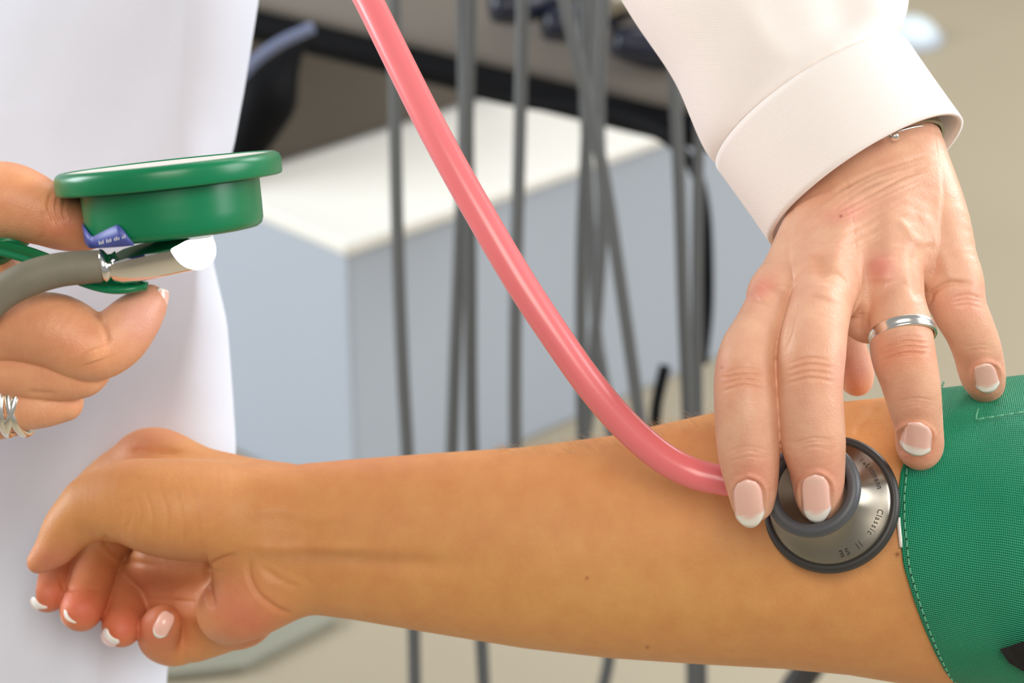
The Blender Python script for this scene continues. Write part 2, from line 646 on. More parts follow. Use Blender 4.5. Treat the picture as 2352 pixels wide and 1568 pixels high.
def nail_finish(name, pts, W, L, parent, tipstart=0.80, pink=NAIL_PINK, white=NAIL_WHITE, thick=5.0, up=(0, 0, 1)):
    pts = np.array(pts)
    P = pts.reshape(L, W, 3)
    du = np.gradient(P, axis=1); dv = np.gradient(P, axis=0)
    N = np.cross(du, dv); N /= np.linalg.norm(N, axis=2, keepdims=True) + 1e-9
    if (N.reshape(-1, 3) @ np.array(up)).mean() < 0:
        N = -N
    top = P; bot = P - N * thick
    V = np.vstack([top.reshape(-1, 3), bot.reshape(-1, 3)])
    n = W * L
    F = grid_faces(L, W) + [tuple(n + i for i in f[::-1]) for f in grid_faces(L, W)]
    rim = [i for i in range(W)] + [j * W + W - 1 for j in range(1, L)] + [(L - 1) * W + i for i in range(W - 2, -1, -1)] + [j * W for j in range(L - 2, 0, -1)]
    for a, b in zip(rim, rim[1:] + rim[:1]):
        F.append((b, a, n + a, n + b))
    g, _, _ = nail_grid(W, L)
    t = []
    for (u, v) in g:
        k = float(sm(tipstart - 0.03, tipstart + 0.03, np.array(v + 0.10 * u * u)))
        lun = 0.35 * (1 - float(sm(0.12, 0.3, np.array(v + 0.15 * u * u))))
        col = np.array(lin(pink)[:3]) * (1 - k) + np.array(lin(white)[:3]) * k
        col = col * (1 - lun) + np.array(lin((246, 214, 198))[:3]) * lun
        t.append(col)
    t = np.array(t + t)
    return mesh_obj(name, to_world(V), F, M_NAIL, parent, tint=t)

def nail_on(name, zm, base, tip, width, parent, skew=0.0, lift=3.0, tipstart=0.8, crown=9.0, tipw=1.0):
    base = np.array(base, float); tip = np.array(tip, float)
    ax = tip - base; Ln = np.linalg.norm(ax); a = ax / Ln; b = np.array([-a[1], a[0]])
    rows, zs = [], []
    for v in np.linspace(0.0, 0.85, 14):
        for u in np.linspace(-0.9, 0.9, 11):
            p = base + a * Ln * v + b * (width / 2) * u
            z = zm.get(*p)
            if z is not None:
                rows.append((1, u, v, u * u, v * v, u * v)); zs.append(z)
    co = np.linalg.lstsq(np.array(rows), np.array(zs), rcond=None)[0]
    g, W, L = nail_grid()
    pts = []
    for (u, v) in g:
        w = nail_outline(v) * (1 + (tipw - 1) * v)
        uu = u * w
        vv = v - 0.13 * u * u * float(sm(0.55, 1.0, np.array(v))) * 0.75
        z = float(np.dot(co, (1, uu, vv, uu * uu, vv * vv, uu * vv)))
        z += lift + crown * (1 - u * u) * math.sin(math.pi * min(1, 0.15 + 0.75 * v)) * 0.5 - (6 if v == 0 else 0) - 3.0 * (abs(u) > 0.95)
        p = base + a * Ln * vv + b * (width / 2) * uu + a * skew * uu * Ln
        pts.append(Q(p[0], p[1], z))
    return nail_finish(name, pts, W, L, parent, tipstart)

def nail_free(name, base, tip, normal, width, parent, curve=0.5, tipstart=0.78, pink=NAIL_PINK, raw=None):
    """nail from a base point to a tip point (px, py, z) facing `normal`, bent across."""
    b0, t0 = raw if raw else (Q(*base), Q(*tip))
    ax = t0 - b0; Ln = np.linalg.norm(ax); a = ax / Ln
    n = unit(np.array(normal, float) - a * np.dot(normal, a)); s = np.cross(n, a)
    g, W, L = nail_grid()
    pts = []
    for (u, v) in g:
        uu = u * nail_outline(v)
        pts.append(b0 + a * Ln * v + s * (width / 2) * uu * (1 - 0.12 * uu * uu) - n * (width / 2) * curve * uu * uu + n * 6 * math.sin(math.pi * v) * 0.6)
    return nail_finish(name, pts, W, L, parent, tipstart, pink, up=n)

# ------------------------------------------------------------------ shared materials
M_SKIN_DOC = skin_material('doctor_skin', 0.42, 0.13, 0.13)
M_SKIN_PAT = skin_material('patient_skin', 0.50, 0.14, 0.09)
M_NAIL = attr_material('nail_varnish', 0.22, 0.12, 0.5)
M_COAT = weave_material('white_cotton_cool_light', (222, 227, 240), 0.85, 5200, 0.25, 0.0002, 0.02, spec=0.2)  # same cotton as the sleeve, cool light tinted into the colour
M_SLEEVE = weave_material('white_cotton_warm_light', (243, 234, 228), 0.85, 5200, 0.2, 0.0002, 0.02, spec=0.2, trans=0.15)  # same cotton as the coat, warm light tinted into the colour
M_CUFF = weave_material('green_nylon', (8, 148, 104), 0.42, 6600, 0.9, 0.0004, 0.13, diag=True, spec=0.45)
M_PINK = simple('pink_rubber', (238, 122, 126), 0.27, spec=0.65, noise=0.03, nscale=30)
M_GREYRUB = simple('dark_grey_rubber', (78, 80, 84), 0.42, bump=0.05, bscale=900)
M_DARKRUB = simple('black_grey_rubber', (52, 50, 48), 0.45, bump=0.05, bscale=900)
M_SILVER = simple('polished_silver', (235, 232, 224), 0.22, 1.0)
M_CHROME = simple('chrome', (235, 233, 230), 0.06, 1.0)
M_GREEN = simple('green_plastic', (6, 118, 74), 0.30, noise=0.06, nscale=25, spec=0.45)
M_DIAL = simple('cream_dial', (236, 228, 220), 0.4)
M_STICKER = simple('blue_label_print', (72, 84, 160), 0.45, noise=0.12, nscale=120)
M_HOSE = simple('grey_hose_rubber', (76, 77, 76), 0.5, noise=0.06, nscale=60)
M_GAUGEHOSE = simple('worn_grey_hose', (118, 112, 96), 0.6, noise=0.16, nscale=150, bump=0.12, bscale=600)
M_THREAD = simple('pale_green_thread', (92, 164, 126), 0.7)
M_THREAD_DARK = simple('dark_stitch_hole', (20, 44, 34), 0.8)
M_WHITE_THREAD = simple('white_thread', (238, 230, 224), 0.8)
M_FLOOR = simple('beige_vinyl', (162, 151, 129), 0.55, noise=0.05, nscale=3.0)
M_WALL = simple('pale_wall_paint', (214, 208, 196), 0.8, noise=0.02, nscale=6)
M_UNIT = simple('white_lacquer', (174, 183, 195), 0.35, noise=0.02, nscale=8)
M_UNIT_TOP = simple('cream_lacquer', (236, 234, 226), 0.32, noise=0.02, nscale=8)
M_UPHOL = simple('taupe_leatherette', (80, 70, 57), 0.5, noise=0.08, nscale=30, bump=0.1, bscale=300)
M_UPHOL2 = simple('grey_taupe_leatherette', (112, 104, 94), 0.5, noise=0.06, nscale=30, bump=0.1, bscale=300)
M_BLACK = simple('black_plastic', (5, 6, 9), 0.7, noise=0.1, nscale=30, spec=0.15)
M_NAVY = simple('navy_plastic', (24, 28, 46), 0.35, noise=0.1, nscale=40)
M_ETCH = simple('dark_etching', (58, 50, 42), 0.6)

# ------------------------------------------------------------------ structure: floor and walls
def struct(name, V, F, m):
    return tag(mesh_obj(name, V, F, m, smooth=False), kind='structure')
struct('floor', *box_mesh((-3.2, -2.2, -0.05), (3.2, 4.4, 0.0)), M_FLOOR)
struct('wall_back', *box_mesh((-3.2, 4.4, 0.0), (3.2, 4.5, 2.7)), M_WALL)
struct('wall_left', *box_mesh((-3.3, -2.2, 0.0), (-3.2, 4.4, 2.7)), M_WALL)
struct('baseboard_back', *box_mesh((-3.2, 4.38, 0.0), (3.2, 4.4, 0.08)), M_UNIT)

# ------------------------------------------------------------------ dental unit base in the background
g0 = at_height(818, 1190, 0.0)                    # near bottom corner on the floor
dtop = at_depth(795, 562, 1.0) - CAM
# top corner stands above the bottom corner: find the height that projects to y = 562
def height_above(p, py):
    lo_, hi_ = 0.0, 1.0
    for _ in range(50):
        mid = (lo_ + hi_) / 2
        q = np.array([p[0], p[1], mid]) - CAM
        y = 784 - FP * (q @ UP) / (q @ FWD)
        if y > py: lo_ = mid
        else: hi_ = mid
    return lo_
H_UNIT = height_above(g0, 562)
c0 = np.array([g0[0], g0[1]])
pr = at_height(1640, 268, H_UNIT)[:2]             # along the front top edge
pl = at_height(600, 480, H_UNIT)[:2]              # along the left top edge
dr = unit(pr - c0); dl = unit(pl - c0)
back = at_height(600, 397, H_UNIT)[:2]
Lr = np.linalg.norm(pr - c0) * 1.30
# depth of the visible top strip, measured along dl
A2 = np.array([dr, dl]).T
dep = np.linalg.solve(A2, back - c0)[1]
def pt(a, b): return c0 + dr * a + dl * b
unit_root = thing('dental_unit_base', 'pale grey box-shaped equipment base with cream top behind the hanging grey hoses', 'cabinet', (g0[0], g0[1], 0))
LIP = 0.012
bx = [pt(0.006, 0.006), pt(Lr, 0.006), pt(Lr, dep + 0.5), pt(0.006, dep + 0.5)]
o = mesh_obj('carcass', *prism(bx, 0.0, H_UNIT - LIP), M_UNIT, unit_root, smooth=False); bevel(o, 0.004)
bx = [pt(0, 0), pt(Lr + 0.006, 0), pt(Lr + 0.006, dep + 0.5), pt(0, dep + 0.5)]
o = mesh_obj('top_panel', *prism(bx, H_UNIT - LIP + 0.0005, H_UNIT), M_UNIT_TOP, unit_root, smooth=False); bevel(o, 0.003)

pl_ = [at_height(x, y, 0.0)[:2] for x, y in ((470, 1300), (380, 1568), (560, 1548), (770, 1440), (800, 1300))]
o = mesh_obj('shadow_plate', *prism([tuple(q) for q in pl_], 0.0, 0.008), simple('grey_green_shadow', (140, 138, 122), 0.5), unit_root, smooth=False)  # thin dark plate drawn in place of the box's shadow on the floor

# upholstered block standing on the back of the unit
seat = thing('chair_seat_base', 'dark taupe upholstered block standing on the back of the pale box', 'seat', tuple(pt(0.2, dep + 0.2)) + (H_UNIT,))
fx = [pt(-0.02, dep), pt(0.62 * Lr, dep), pt(0.62 * Lr, dep + 0.42), pt(-0.02, dep + 0.42)]
o = mesh_obj('padding', *prism(fx, H_UNIT + 0.001, H_UNIT + 0.14), M_UPHOL, seat, smooth=False); bevel(o, 0.012, 4)
# cushion lying above it, edge running down to the right
ca, cb = at_depth(560, 40, 1.83), at_depth(1640, 300, 1.72)
dirc = unit(cb - ca); upc = unit(np.array([0, 0.55, 0.85]) - dirc * np.dot(dirc, np.array([0, 0.55, 0.85]))); nc = np.cross(dirc, upc)
def slab(a, du, dv, dn, lu, lv, ln):
    V = [a + du * (lu * i) + dv * (lv * j) + dn * (ln * k) for k in (0, 1) for j in (0, 1) for i in (0, 1)]
    F = [(0, 2, 3, 1), (4, 5, 7, 6), (0, 1, 5, 4), (2, 6, 7, 3), (0, 4, 6, 2), (1, 3, 7, 5)]
    return np.array(V), F
Lc = np.linalg.norm(cb - ca)
cush = thing('chair_cushion', 'grey-taupe padded cushion at the top behind the upper ends of the grey hoses', 'cushion', tuple(ca))
V, F = slab(ca - dirc * 0.12, dirc, upc, -nc, Lc + 0.16, 0.26, 0.10)
o = mesh_obj('padding', V, F, M_UPHOL2, cush, smooth=False); bevel(o, 0.02, 5)
# black tube standing in for the shadow gap below the cushion
path = catmull([ca - dirc * 0.12 - upc * 0.004 + nc * 0.002, (ca + cb) / 2 - upc * 0.004 + nc * 0.002, cb + dirc * 0.03 - upc * 0.004 + nc * 0.002], 8)
mesh_obj('shadow_gap', *tube_mesh(path, 0.012, 12), M_BLACK, cush)

# black rounded rest left, beside the coat
pts = [at_depth(x, y, 1.62) for x, y in ((730, 55), (640, 115), (585, 190), (555, 280), (530, 390))]
rest = thing('arm_rest', 'black padded rest with a blue-grey edge beside the white coat', 'rest', tuple(at_depth(560, 380, 1.62)))
c = catmull([(695, 96, 8), (655, 150, 38), (616, 215, 72), (580, 290, 64), (550, 370, 44), (530, 450, 40)], 8)
mesh_obj('pad', *tube_mesh(np.array([at_depth(q[0], q[1], 1.68) for q in c]), np.array([q[2] * 1.68 / FP for q in c]), 24), M_BLACK, rest)
mesh_obj('edge_strip', *tube_mesh(catmull([at_depth(x, y, 1.63) for x, y in ((720, 62), (640, 100), (585, 140), (540, 190))], 8), 0.004, 10), simple('blue_grey_plastic', (110, 120, 150), 0.4), rest)

# instruments on the cushion
def handpiece(px, py, ang, ln, m, label):
    a = at_depth(px, py, 1.70)
    d = unit(math.cos(ang) * RIGHT + math.sin(ang) * UP * 0.7 + FWD * 0.3)
    ts = np.linspace(0, 1, 16)
    prof = 0.010 + 0.005 * np.sin(ts * math.pi * 1.3) - 0.006 * ts ** 3
    P = np.array([a + d * ln * t for t in ts])
    root = thing('dental_handpiece', label, 'instrument', tuple(a), 'dark instruments at the top of the cushion')
    mesh_obj('handle', *tube_mesh(P, prof, 14), m, root)
    mesh_obj('tip', *tube_mesh(np.array([P[-1], P[-1] + d * 0.012, P[-1] + d * 0.025 - UP * 0.006]), [0.005, 0.004, 0.002], 10), M_SILVER, root)
M_STEELG = simple('brushed_steel', (176, 170, 160), 0.35, 1.0)
handpiece(1130, 20, 0.3, 0.06, M_NAVY, 'navy blue instrument handle at the top edge, leftmost of the instruments')
handpiece(1250, 60, 0.25, 0.07, M_NAVY, 'navy blue instrument handle second from the left among the instruments')
handpiece(1390, 10, 0.5, 0.05, M_STEELG, 'pale metal instrument handle among the navy ones')
handpiece(1410, 95, -0.2, 0.08, M_NAVY, 'navy blue instrument handle at the shirt sleeve, rightmost of the instruments')

# black cable over the box
cable_px = [(1060, 205, 1.70), (1200, 235, 1.68), (1320, 252, 1.66), (1450, 280, 1.64), (1540, 325, 1.62), (1595, 390, 1.62), (1618, 480, 1.62), (1625, 600, 1.62), (1624, 720, 1.62), (1612, 830, 1.60)]
P = catmull([at_depth(*c) for c in cable_px], 8)
o = mesh_obj('power_cable', *tube_mesh(P, 0.0042, 12), M_BLACK)
tag(o, 'black cable sagging across the cream top and down behind the grey hoses', 'cable')
P = catmull([at_depth(*c) for c in ((1528, 838, 1.6), (1518, 880, 1.6), (1508, 930, 1.6), (1500, 1000, 1.6), (1470, 1120, 1.6))], 8)
tag(mesh_obj('power_cable', *tube_mesh(P, 0.004, 12), M_BLACK), 'short black cable end slanting just above the arm below the pink tube', 'cable')

# hanging grey hoses
HG = 'grey dental hoses hanging behind the forearm'
hoses = [
 ('grey hose hanging alone, first from the white coat', 1.50, 15, [(903, -260), (905, 0), (908, 300), (915, 600), (925, 850), (936, 1050), (948, 1350), (955, 1700)]),
 ('grey hose touching its twin at the top, bending toward the white coat lower down', 1.52, 15, [(1060, -260), (1062, 0), (1066, 280), (1056, 560), (1046, 800), (1038, 1050), (1030, 1300), (1040, 1420)]),
 ('grey hose hanging straight beside its twin behind the pink tube', 1.50, 15, [(1080, -260), (1080, 0), (1074, 300), (1080, 600), (1081, 850), (1085, 1050), (1100, 1350), (1118, 1700)]),
 ('grey hose hanging alone through the middle of the gap, crossed by the pink tube', 1.48, 15, [(1202, -260), (1200, 0), (1194, 300), (1186, 600), (1183, 850), (1184, 1050), (1190, 1200), (1210, 1430)]),
 ('grey hose slanting across the others from upper left to lower right', 1.46, 15, [(1250, -260), (1296, 0), (1345, 210), (1390, 420), (1425, 650), (1455, 860), (1475, 1000), (1520, 1250), (1560, 1420)]),
 ('grey hose hanging almost straight behind the slanting hose', 1.54, 14, [(1372, -260), (1362, 0), (1348, 300), (1336, 560), (1335, 800), (1340, 1050), (1355, 1300), (1390, 1430)]),
 ('grey hose passing behind the slanting hose and curving at its lower end', 1.56, 14, [(1400, -260), (1388, 0), (1376, 250), (1384, 480), (1378, 620), (1364, 800), (1352, 950), (1340, 1100), (1385, 1420), (1400, 1500), (1370, 1640)]),
 ('dark grey hose crossing the hose bundle to end low near the pink tube', 1.58, 13, [(1330, -260), (1338, 0), (1345, 280), (1358, 560), (1370, 760), (1392, 900), (1408, 1020), (1440, 1250), (1460, 1420)]),
 ('grey hose hanging at the shirt cuff, inner one of the pair', 1.47, 15, [(1540, -260), (1545, 0), (1550, 200), (1562, 450), (1570, 700), (1580, 940), (1586, 1200), (1592, 1700)]),
 ('grey hose hanging at the shirt cuff, outer one nearest the pressing fingers', 1.48, 13, [(1590, -260), (1598, 0), (1606, 250), (1602, 480), (1600, 700), (1602, 940), (1606, 1200), (1614, 1700)]),
]
for lab, dpt, rpx, pp in hoses:
    P = catmull([at_depth(x, y, dpt) for x, y in pp], 6)
    o = mesh_obj('dental_hose', *tube_mesh(P, rpx * dpt / FP, 14), M_HOSE)
    tag(o, lab, 'hose', HG)
P = catmull([at_depth(x, y, 1.5) for x, y in ((1900, 1480), (1850, 1545), (1815, 1600), (1790, 1700))], 6)
tag(mesh_obj('dental_hose', *tube_mesh(P, 0.009, 14), M_DARKRUB), 'thick dark hose slanting out below the elbow', 'hose')
# pale blue thing on the floor at the far right
fo = at_height(2088, 92, 0.0)
foot = thing('foot_pedal', 'pale bluish rounded pedal on the floor beside the white shirt sleeve', 'pedal', tuple(fo))
V, F = lathe_mesh([(0.0005, 0.030), (0.018, 0.028), (0.030, 0.020), (0.036, 0.010), (0.036, 0.0005)], fo, np.array([0, 0, 1.0]), np.array([1.0, 0, 0]), 32)
mesh_obj('cover', V, F, simple('pale_blue_plastic', (214, 228, 234), 0.4), foot)
V, F = lathe_mesh([(0.042, 0.0005), (0.042, 0.008), (0.036, 0.010), (0.032, 0.008)], fo, np.array([0, 0, 1.0]), np.array([1.0, 0, 0]), 32)
mesh_obj('rim', V, F, M_UNIT, foot)

# ------------------------------------------------------------------ patient: one arm and hand
# px, top, bottom, axis z, semi-depth
ARM = np.array([
 (440, 1160, 1300, -450, 70), (520, 1120, 1350, -445, 100), (600, 1082, 1394, -440, 120), (700, 1064, 1409, -432, 126), (800, 1055, 1421, -418, 140), (1000, 1040, 1455, -390, 165),
 (1200, 1027, 1488, -360, 190), (1400, 1001, 1511, -330, 212), (1560, 965, 1522, -305, 228), (1640, 947, 1527, -290, 234),
 (1800, 927, 1536, -270, 240), (1950, 921, 1550, -255, 242), (2100, 905, 1575, -255, 246), (2300, 880, 1600, -265, 255), (2600, 860, 1640, -280, 265), (3000, 840, 1680, -300, 275)], float)
def arm_at(px):
    return [np.interp(px, ARM[:, 0], ARM[:, i]) for i in (1, 2, 3, 4)]
def arm_surface(px, py):
    t, b, zc, sd = arm_at(px)
    c = (t + b) / 2; s = (b - t) / 2
    q = np.clip(1 - ((py - c) / s) ** 2, 0, 1)
    return zc + sd * np.sqrt(q)

HP = 3.2
fa = Field((-1200, -860, -900), (1950, -110, 40), HP)
def arm_field(f):
    R = f.region(np.array([-740, -900, -900]), np.array([1950, 0, 100]))
    sl, X, Y, Z = R
    k = FP / (FP - Z)
    px = 1176 + X * k; py = 784 - Y * k
    t = np.interp(px, ARM[:, 0], ARM[:, 1]); b = np.interp(px, ARM[:, 0], ARM[:, 2])
    zc = np.interp(px, ARM[:, 0], ARM[:, 3]); sd = np.interp(px, ARM[:, 0], ARM[:, 4])
    c = (t + b) / 2; s = (b - t) / 2
    q = np.sqrt(((py - c) / s) ** 2 + ((Z - zc) / sd) ** 2)
    d = (q - 1) * np.minimum(s, sd)
    d = np.maximum(d, (X - 1920)) # cut off outside the frame
    d = np.maximum(d, (450 - px))
    f.blend(sl, d.astype(np.float32), 0)
arm_field(fa)
K = 46
fa.chain([(640, 1190, -455, 108), (540, 1178, -440, 112), (450, 1172, -420, 118), (370, 1165, -405, 113), (300, 1152, -410, 96), (222, 1162, -430, 76)], K)
fa.chain([(640, 1130, -500, 62), (540, 1112, -530, 68), (450, 1100, -560, 78), (365, 1062, -590, 80), (330, 1060, -610, 70)], K)
fa.chain([(640, 1200, -500, 80), (480, 1180, -590, 80), (340, 1160, -650, 74)], K)
fa.chain([(640, 1250, -500, 85), (500, 1280, -600, 80), (370, 1290, -660, 66)], K)
fa.chain([(640, 1320, -480, 80), (560, 1380, -560, 78), (480, 1420, -620, 66)], K)
fa.chain([(660, 1300, -440, 92), (600, 1352, -440, 96), (555, 1385, -450, 88), (525, 1405, -480, 74)], K)
fa.chain([(560, 1400, -600, 80), (470, 1380, -660, 80), (390, 1370, -690, 72)], 40)
fa.chain([(560, 1440, -560, 42), (500, 1462, -600, 42), (450, 1478, -620, 42)], 30)
def finger(f, pts):
    g = Field.__new__(Field); g.lo, g.h, g.n = f.lo, f.h, f.n
    g.v = np.full(f.n, 400.0, np.float32)
    g.chain(pts, 0.0, 6)
    return g
allf = None
for pts in (
    [(300, 1152, -410, 92), (222, 1160, -425, 75), (185, 1186, -430, 66), (154, 1216, -430, 57), (128, 1254, -432, 46), (100, 1281, -434, 33), (88, 1290, -434, 27)],
    [(335, 1062, -610, 74), (240, 1120, -700, 62), (160, 1210, -720, 56), (120, 1300, -660, 52), (112, 1345, -600, 50), (110, 1362, -570, 44)],
    [(340, 1160, -650, 68), (270, 1220, -720, 60), (225, 1290, -700, 56), (205, 1345, -630, 55), (190, 1388, -560, 53), (186, 1402, -535, 48)],
    [(370, 1290, -660, 62), (320, 1330, -710, 55), (292, 1370, -680, 52), (284, 1415, -610, 50), (280, 1438, -560, 46), (280, 1446, -545, 40)],
    [(480, 1425, -620, 62), (440, 1465, -640, 50), (400, 1484, -630, 46), (368, 1468, -590, 50), (368, 1442, -550, 48), (376, 1430, -535, 42)]):
    g = finger(fa, pts)
    if allf is None: allf = g
    else: allf.v = np.minimum(allf.v, g.v)
fa.merge(allf, 14)
V, F = fa.mesh(2)
pat_strokes = [
 ([(470, 1308), (500, 1290), (545, 1272)], 7, -7), ([(475, 1305), (478, 1350), (490, 1400)], 9, -9),
 ([(575, 1285), (572, 1320), (595, 1365), (640, 1400), (675, 1412)], 7, -7), ([(640, 1262), (760, 1275), (900, 1290), (1080, 1300)], 22, -7),
 ([(560, 1255), (700, 1258), (850, 1262)], 14, 6), ([(600, 1300), (640, 1330), (690, 1350)], 9, -4),
 ([(240, 1225), (246, 1250), (290, 1285), (370, 1302)], 8, -5), ([(560, 1180), (640, 1170), (720, 1190), (820, 1180)], 16, 4),
 ([(300, 1030), (340, 1036), (420, 1040)], 8, -6), ([(1200, 1190), (1400, 1200), (1640, 1180), (1800, 1160)], 60, -7),
 ([(1960, 1000), (1990, 960), (2020, 935)], 10, -3), ([(1700, 1420), (1850, 1400), (2000, 1330)], 50, 6),
 ([(290, 1140), (300, 1180), (290, 1220)], 5, -1.5), ([(310, 1130), (325, 1180), (318, 1230)], 5, -1.5), ([(330, 1120), (350, 1180), (345, 1240)], 5, -1.5),
 ([(365, 1110), (385, 1180), (380, 1250)], 5, -1.5), ([(400, 1110), (420, 1190), (420, 1260)], 5, -1.5), ([(440, 1120), (455, 1190), (455, 1265)], 6, -1.5),
 ([(140, 1330), (150, 1352), (190, 1350), (235, 1356)], 5, -4),
]
V = sculpt(V, F, pat_strokes)
pat_spots = [
 (330, 1010, 110, 45, (206, 128, 100), 0.6, -20), (120, 1290, 80, 45, (200, 118, 100), 0.6), (110, 1370, 60, 50, (206, 96, 78), 0.7), (190, 1400, 62, 60, (216, 100, 80), 0.8),
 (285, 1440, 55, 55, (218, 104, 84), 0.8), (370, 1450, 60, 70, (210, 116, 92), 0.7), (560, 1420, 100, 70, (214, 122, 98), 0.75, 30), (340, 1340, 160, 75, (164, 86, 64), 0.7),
 (800, 1060, 300, 40, (206, 132, 96), 0.5), (1500, 1000, 320, 50, (198, 126, 74), 0.5), (1440, 1360, 420, 130, (218, 160, 94), 0.7), (760, 1280, 240, 18, (176, 122, 80), 0.35),  # broad pale spot paints light onto the lower forearm
 (2061, 1273, 5, 5, (120, 60, 30), 0.9), (1348, 1327, 4, 4, (140, 80, 50), 0.7), (1487, 1486, 4, 4, (140, 80, 50), 0.7),
]
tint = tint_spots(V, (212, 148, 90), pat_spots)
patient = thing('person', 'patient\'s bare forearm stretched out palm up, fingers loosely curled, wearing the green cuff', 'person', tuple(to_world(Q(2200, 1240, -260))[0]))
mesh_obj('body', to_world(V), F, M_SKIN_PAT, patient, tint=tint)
zmp = ZMap(V)
hairs = []
for i in range(420):
    x = random.uniform(1150, 1720); t_, b_, zc_, sd_h = arm_at(x)
    th = random.uniform(0.02, 0.55)
    cy = (t_ + b_) / 2; sy = (b_ - t_) / 2
    p0 = Q(x, cy - (sy - 2) * math.cos(th), zc_ + sd_h * math.sin(th))
    n_ = unit([0, math.cos(th), math.sin(th)])
    tl_ = unit([-0.8, 0.25, 0.1]) + n_ * random.uniform(0.3, 0.9)
    L0 = random.uniform(10, 22)
    P_ = np.array([p0, p0 + tl_ * L0 * 0.5 + n_ * 1.5, p0 + tl_ * L0 + np.array([-L0 * 0.25, 0, 0])])
    hairs.append(tube_mesh(to_world(P_), np.array([0.32, 0.25, 0.08]) * S, 3, False))
o = mesh_obj('arm_hair', *join(hairs), simple('fair_hair', (206, 170, 130), 0.5), patient)
o['kind'] = 'stuff'
nail_on('fingernail', zmp, (392, 1404), (360, 1464), 40, patient, lift=4, tipstart=0.9)
def nail_dorsal(base, tip, n, rb, rt, width, parent, curve, tipstart, pink=NAIL_PINK):
    n = unit(n)
    b = Q(*base) + n * rad(rb, base[2]); t = Q(*tip) + n * rad(rt, tip[2])
    return nail_free('fingernail', None, None, n, width, parent, curve, tipstart, pink, raw=(b, t))
nail_dorsal((266, 1450, -575), (284, 1432, -515), (-0.58, -0.62, 0.52), 40, 45, 62, patient, 0.45, 0.68)
nail_dorsal((176, 1404, -570), (192, 1390, -505), (-0.66, -0.62, 0.42), 42, 46, 62, patient, 0.45, 0.68)
nail_dorsal((104, 1366, -600), (116, 1354, -545), (-0.50, -0.74, 0.42), 42, 44, 58, patient, 0.45, 0.55, (226, 190, 160))

# ------------------------------------------------------------------ doctor: both hands
HD = 3.0
fr = Field((300, -520, -560), (1240, 700, 330), HD)
KK = 60
for pts in (
    [(1800, 130, -290, 130), (1895, 330, -220, 118), (1905, 470, -150, 94), (1850, 580, -30, 78), (1790, 676, 70, 66)],
    [(1820, 120, -290, 130), (1930, 310, -220, 120), (1962, 440, -130, 100), (1925, 540, 0, 84), (1900, 645, 90, 70)],
    [(1840, 110, -290, 130), (1980, 290, -220, 116), (2035, 420, -130, 100), (2045, 530, -10, 84), (2045, 640, 60, 68)],
    [(1860, 100, -290, 126), (2035, 290, -220, 104), (2098, 400, -160, 90), (2145, 520, -70, 84), (2185, 645, -10, 66)],
    [(1930, 470, -200, 90), (1950, 600, -110, 80), (2060, 620, -100, 80)],
    [(1925, 690, 60, 50), (1985, 740, 40, 46), (2010, 740, 50, 46)],
):
    fr.chain(pts, KK)
rf = [
    [(1790, 676, 70, 64), (1747, 760, 150, 65), (1720, 810, 190, 68), (1713, 870, 212, 73), (1716, 950, 216, 75), (1720, 1040, 205, 71), (1727, 1110, 180, 60), (1729, 1150, 160, 50)],
    [(1900, 645, 90, 70), (1876, 740, 185, 74), (1864, 810, 225, 79), (1859, 900, 232, 77), (1866, 1000, 220, 76), (1876, 1070, 190, 65), (1881, 1130, 158, 57), (1882, 1150, 148, 50)],
    [(2045, 640, 60, 66), (2066, 740, 110, 71), (2074, 810, 135, 74), (2087, 860, 130, 69), (2098, 910, 110, 64), (2110, 980, 60, 56), (2113, 1020, 20, 55), (2114, 1034, 8, 46)],
    [(2185, 645, -10, 64), (2202, 705, 0, 63), (2226, 755, -15, 58), (2243, 800, -50, 56), (2256, 855, -105, 53), (2264, 880, -140, 45)],
    [(1900, 560, -150, 80), (1910, 680, -230, 62), (1935, 780, -290, 50), (1960, 850, -320, 46), (1968, 872, -330, 38)],
]
allf = None
for pts in rf:
    g = finger(fr, pts)
    if allf is None: allf = g
    else: allf.v = np.minimum(allf.v, g.v)
fr.merge(allf, 34)
V, F = fr.mesh(2)
st = []
# wrist wrinkles following the cuff's edge
for i in range(12):
    o_ = i * 17
    a = [(1815 + o_ * 0.05, 560 + o_ * 0.35), (1890 + o_ * 0.1, 470 + o_ * 0.75), (1985, 405 + o_ * 0.9), (2080, 368 + o_ * 0.8), (2150, 352 + o_ * 0.7)]
    st.append(([(x + random.uniform(-6, 6), y + random.uniform(-6, 6)) for x, y in a], random.uniform(3.5, 6), -random.uniform(2.0, 4.6) * (1 - i / 18)))
# tendons and knuckles
st += [([(1960, 470), (1925, 560), (1905, 640)], 20, 5), ([(2040, 460), (2045, 560), (2048, 640)], 18, 4), ([(2110, 470), (2150, 560), (2185, 640)], 16, 5),
       ([(1880, 560), (1830, 620), (1790, 680)], 20, 4), ([(1888, 585), (1888, 640)], 22, -8), ([(2100, 560), (2110, 640), (2120, 690)], 18, -8),
       ([(2022, 590), (2024, 650)], 26, 7), ([(1760, 660), (1740, 690)], 26, 8), ([(1905, 655), (1895, 690)], 26, 5),
       ([(2133, 700), (2142, 672), (2180, 650), (2230, 652)], 6, -9), ([(1829, 694), (1820, 730), (1800, 800)], 7, -6),
       ([(2060, 500), (2100, 545), (2140, 560)], 10, 4)]
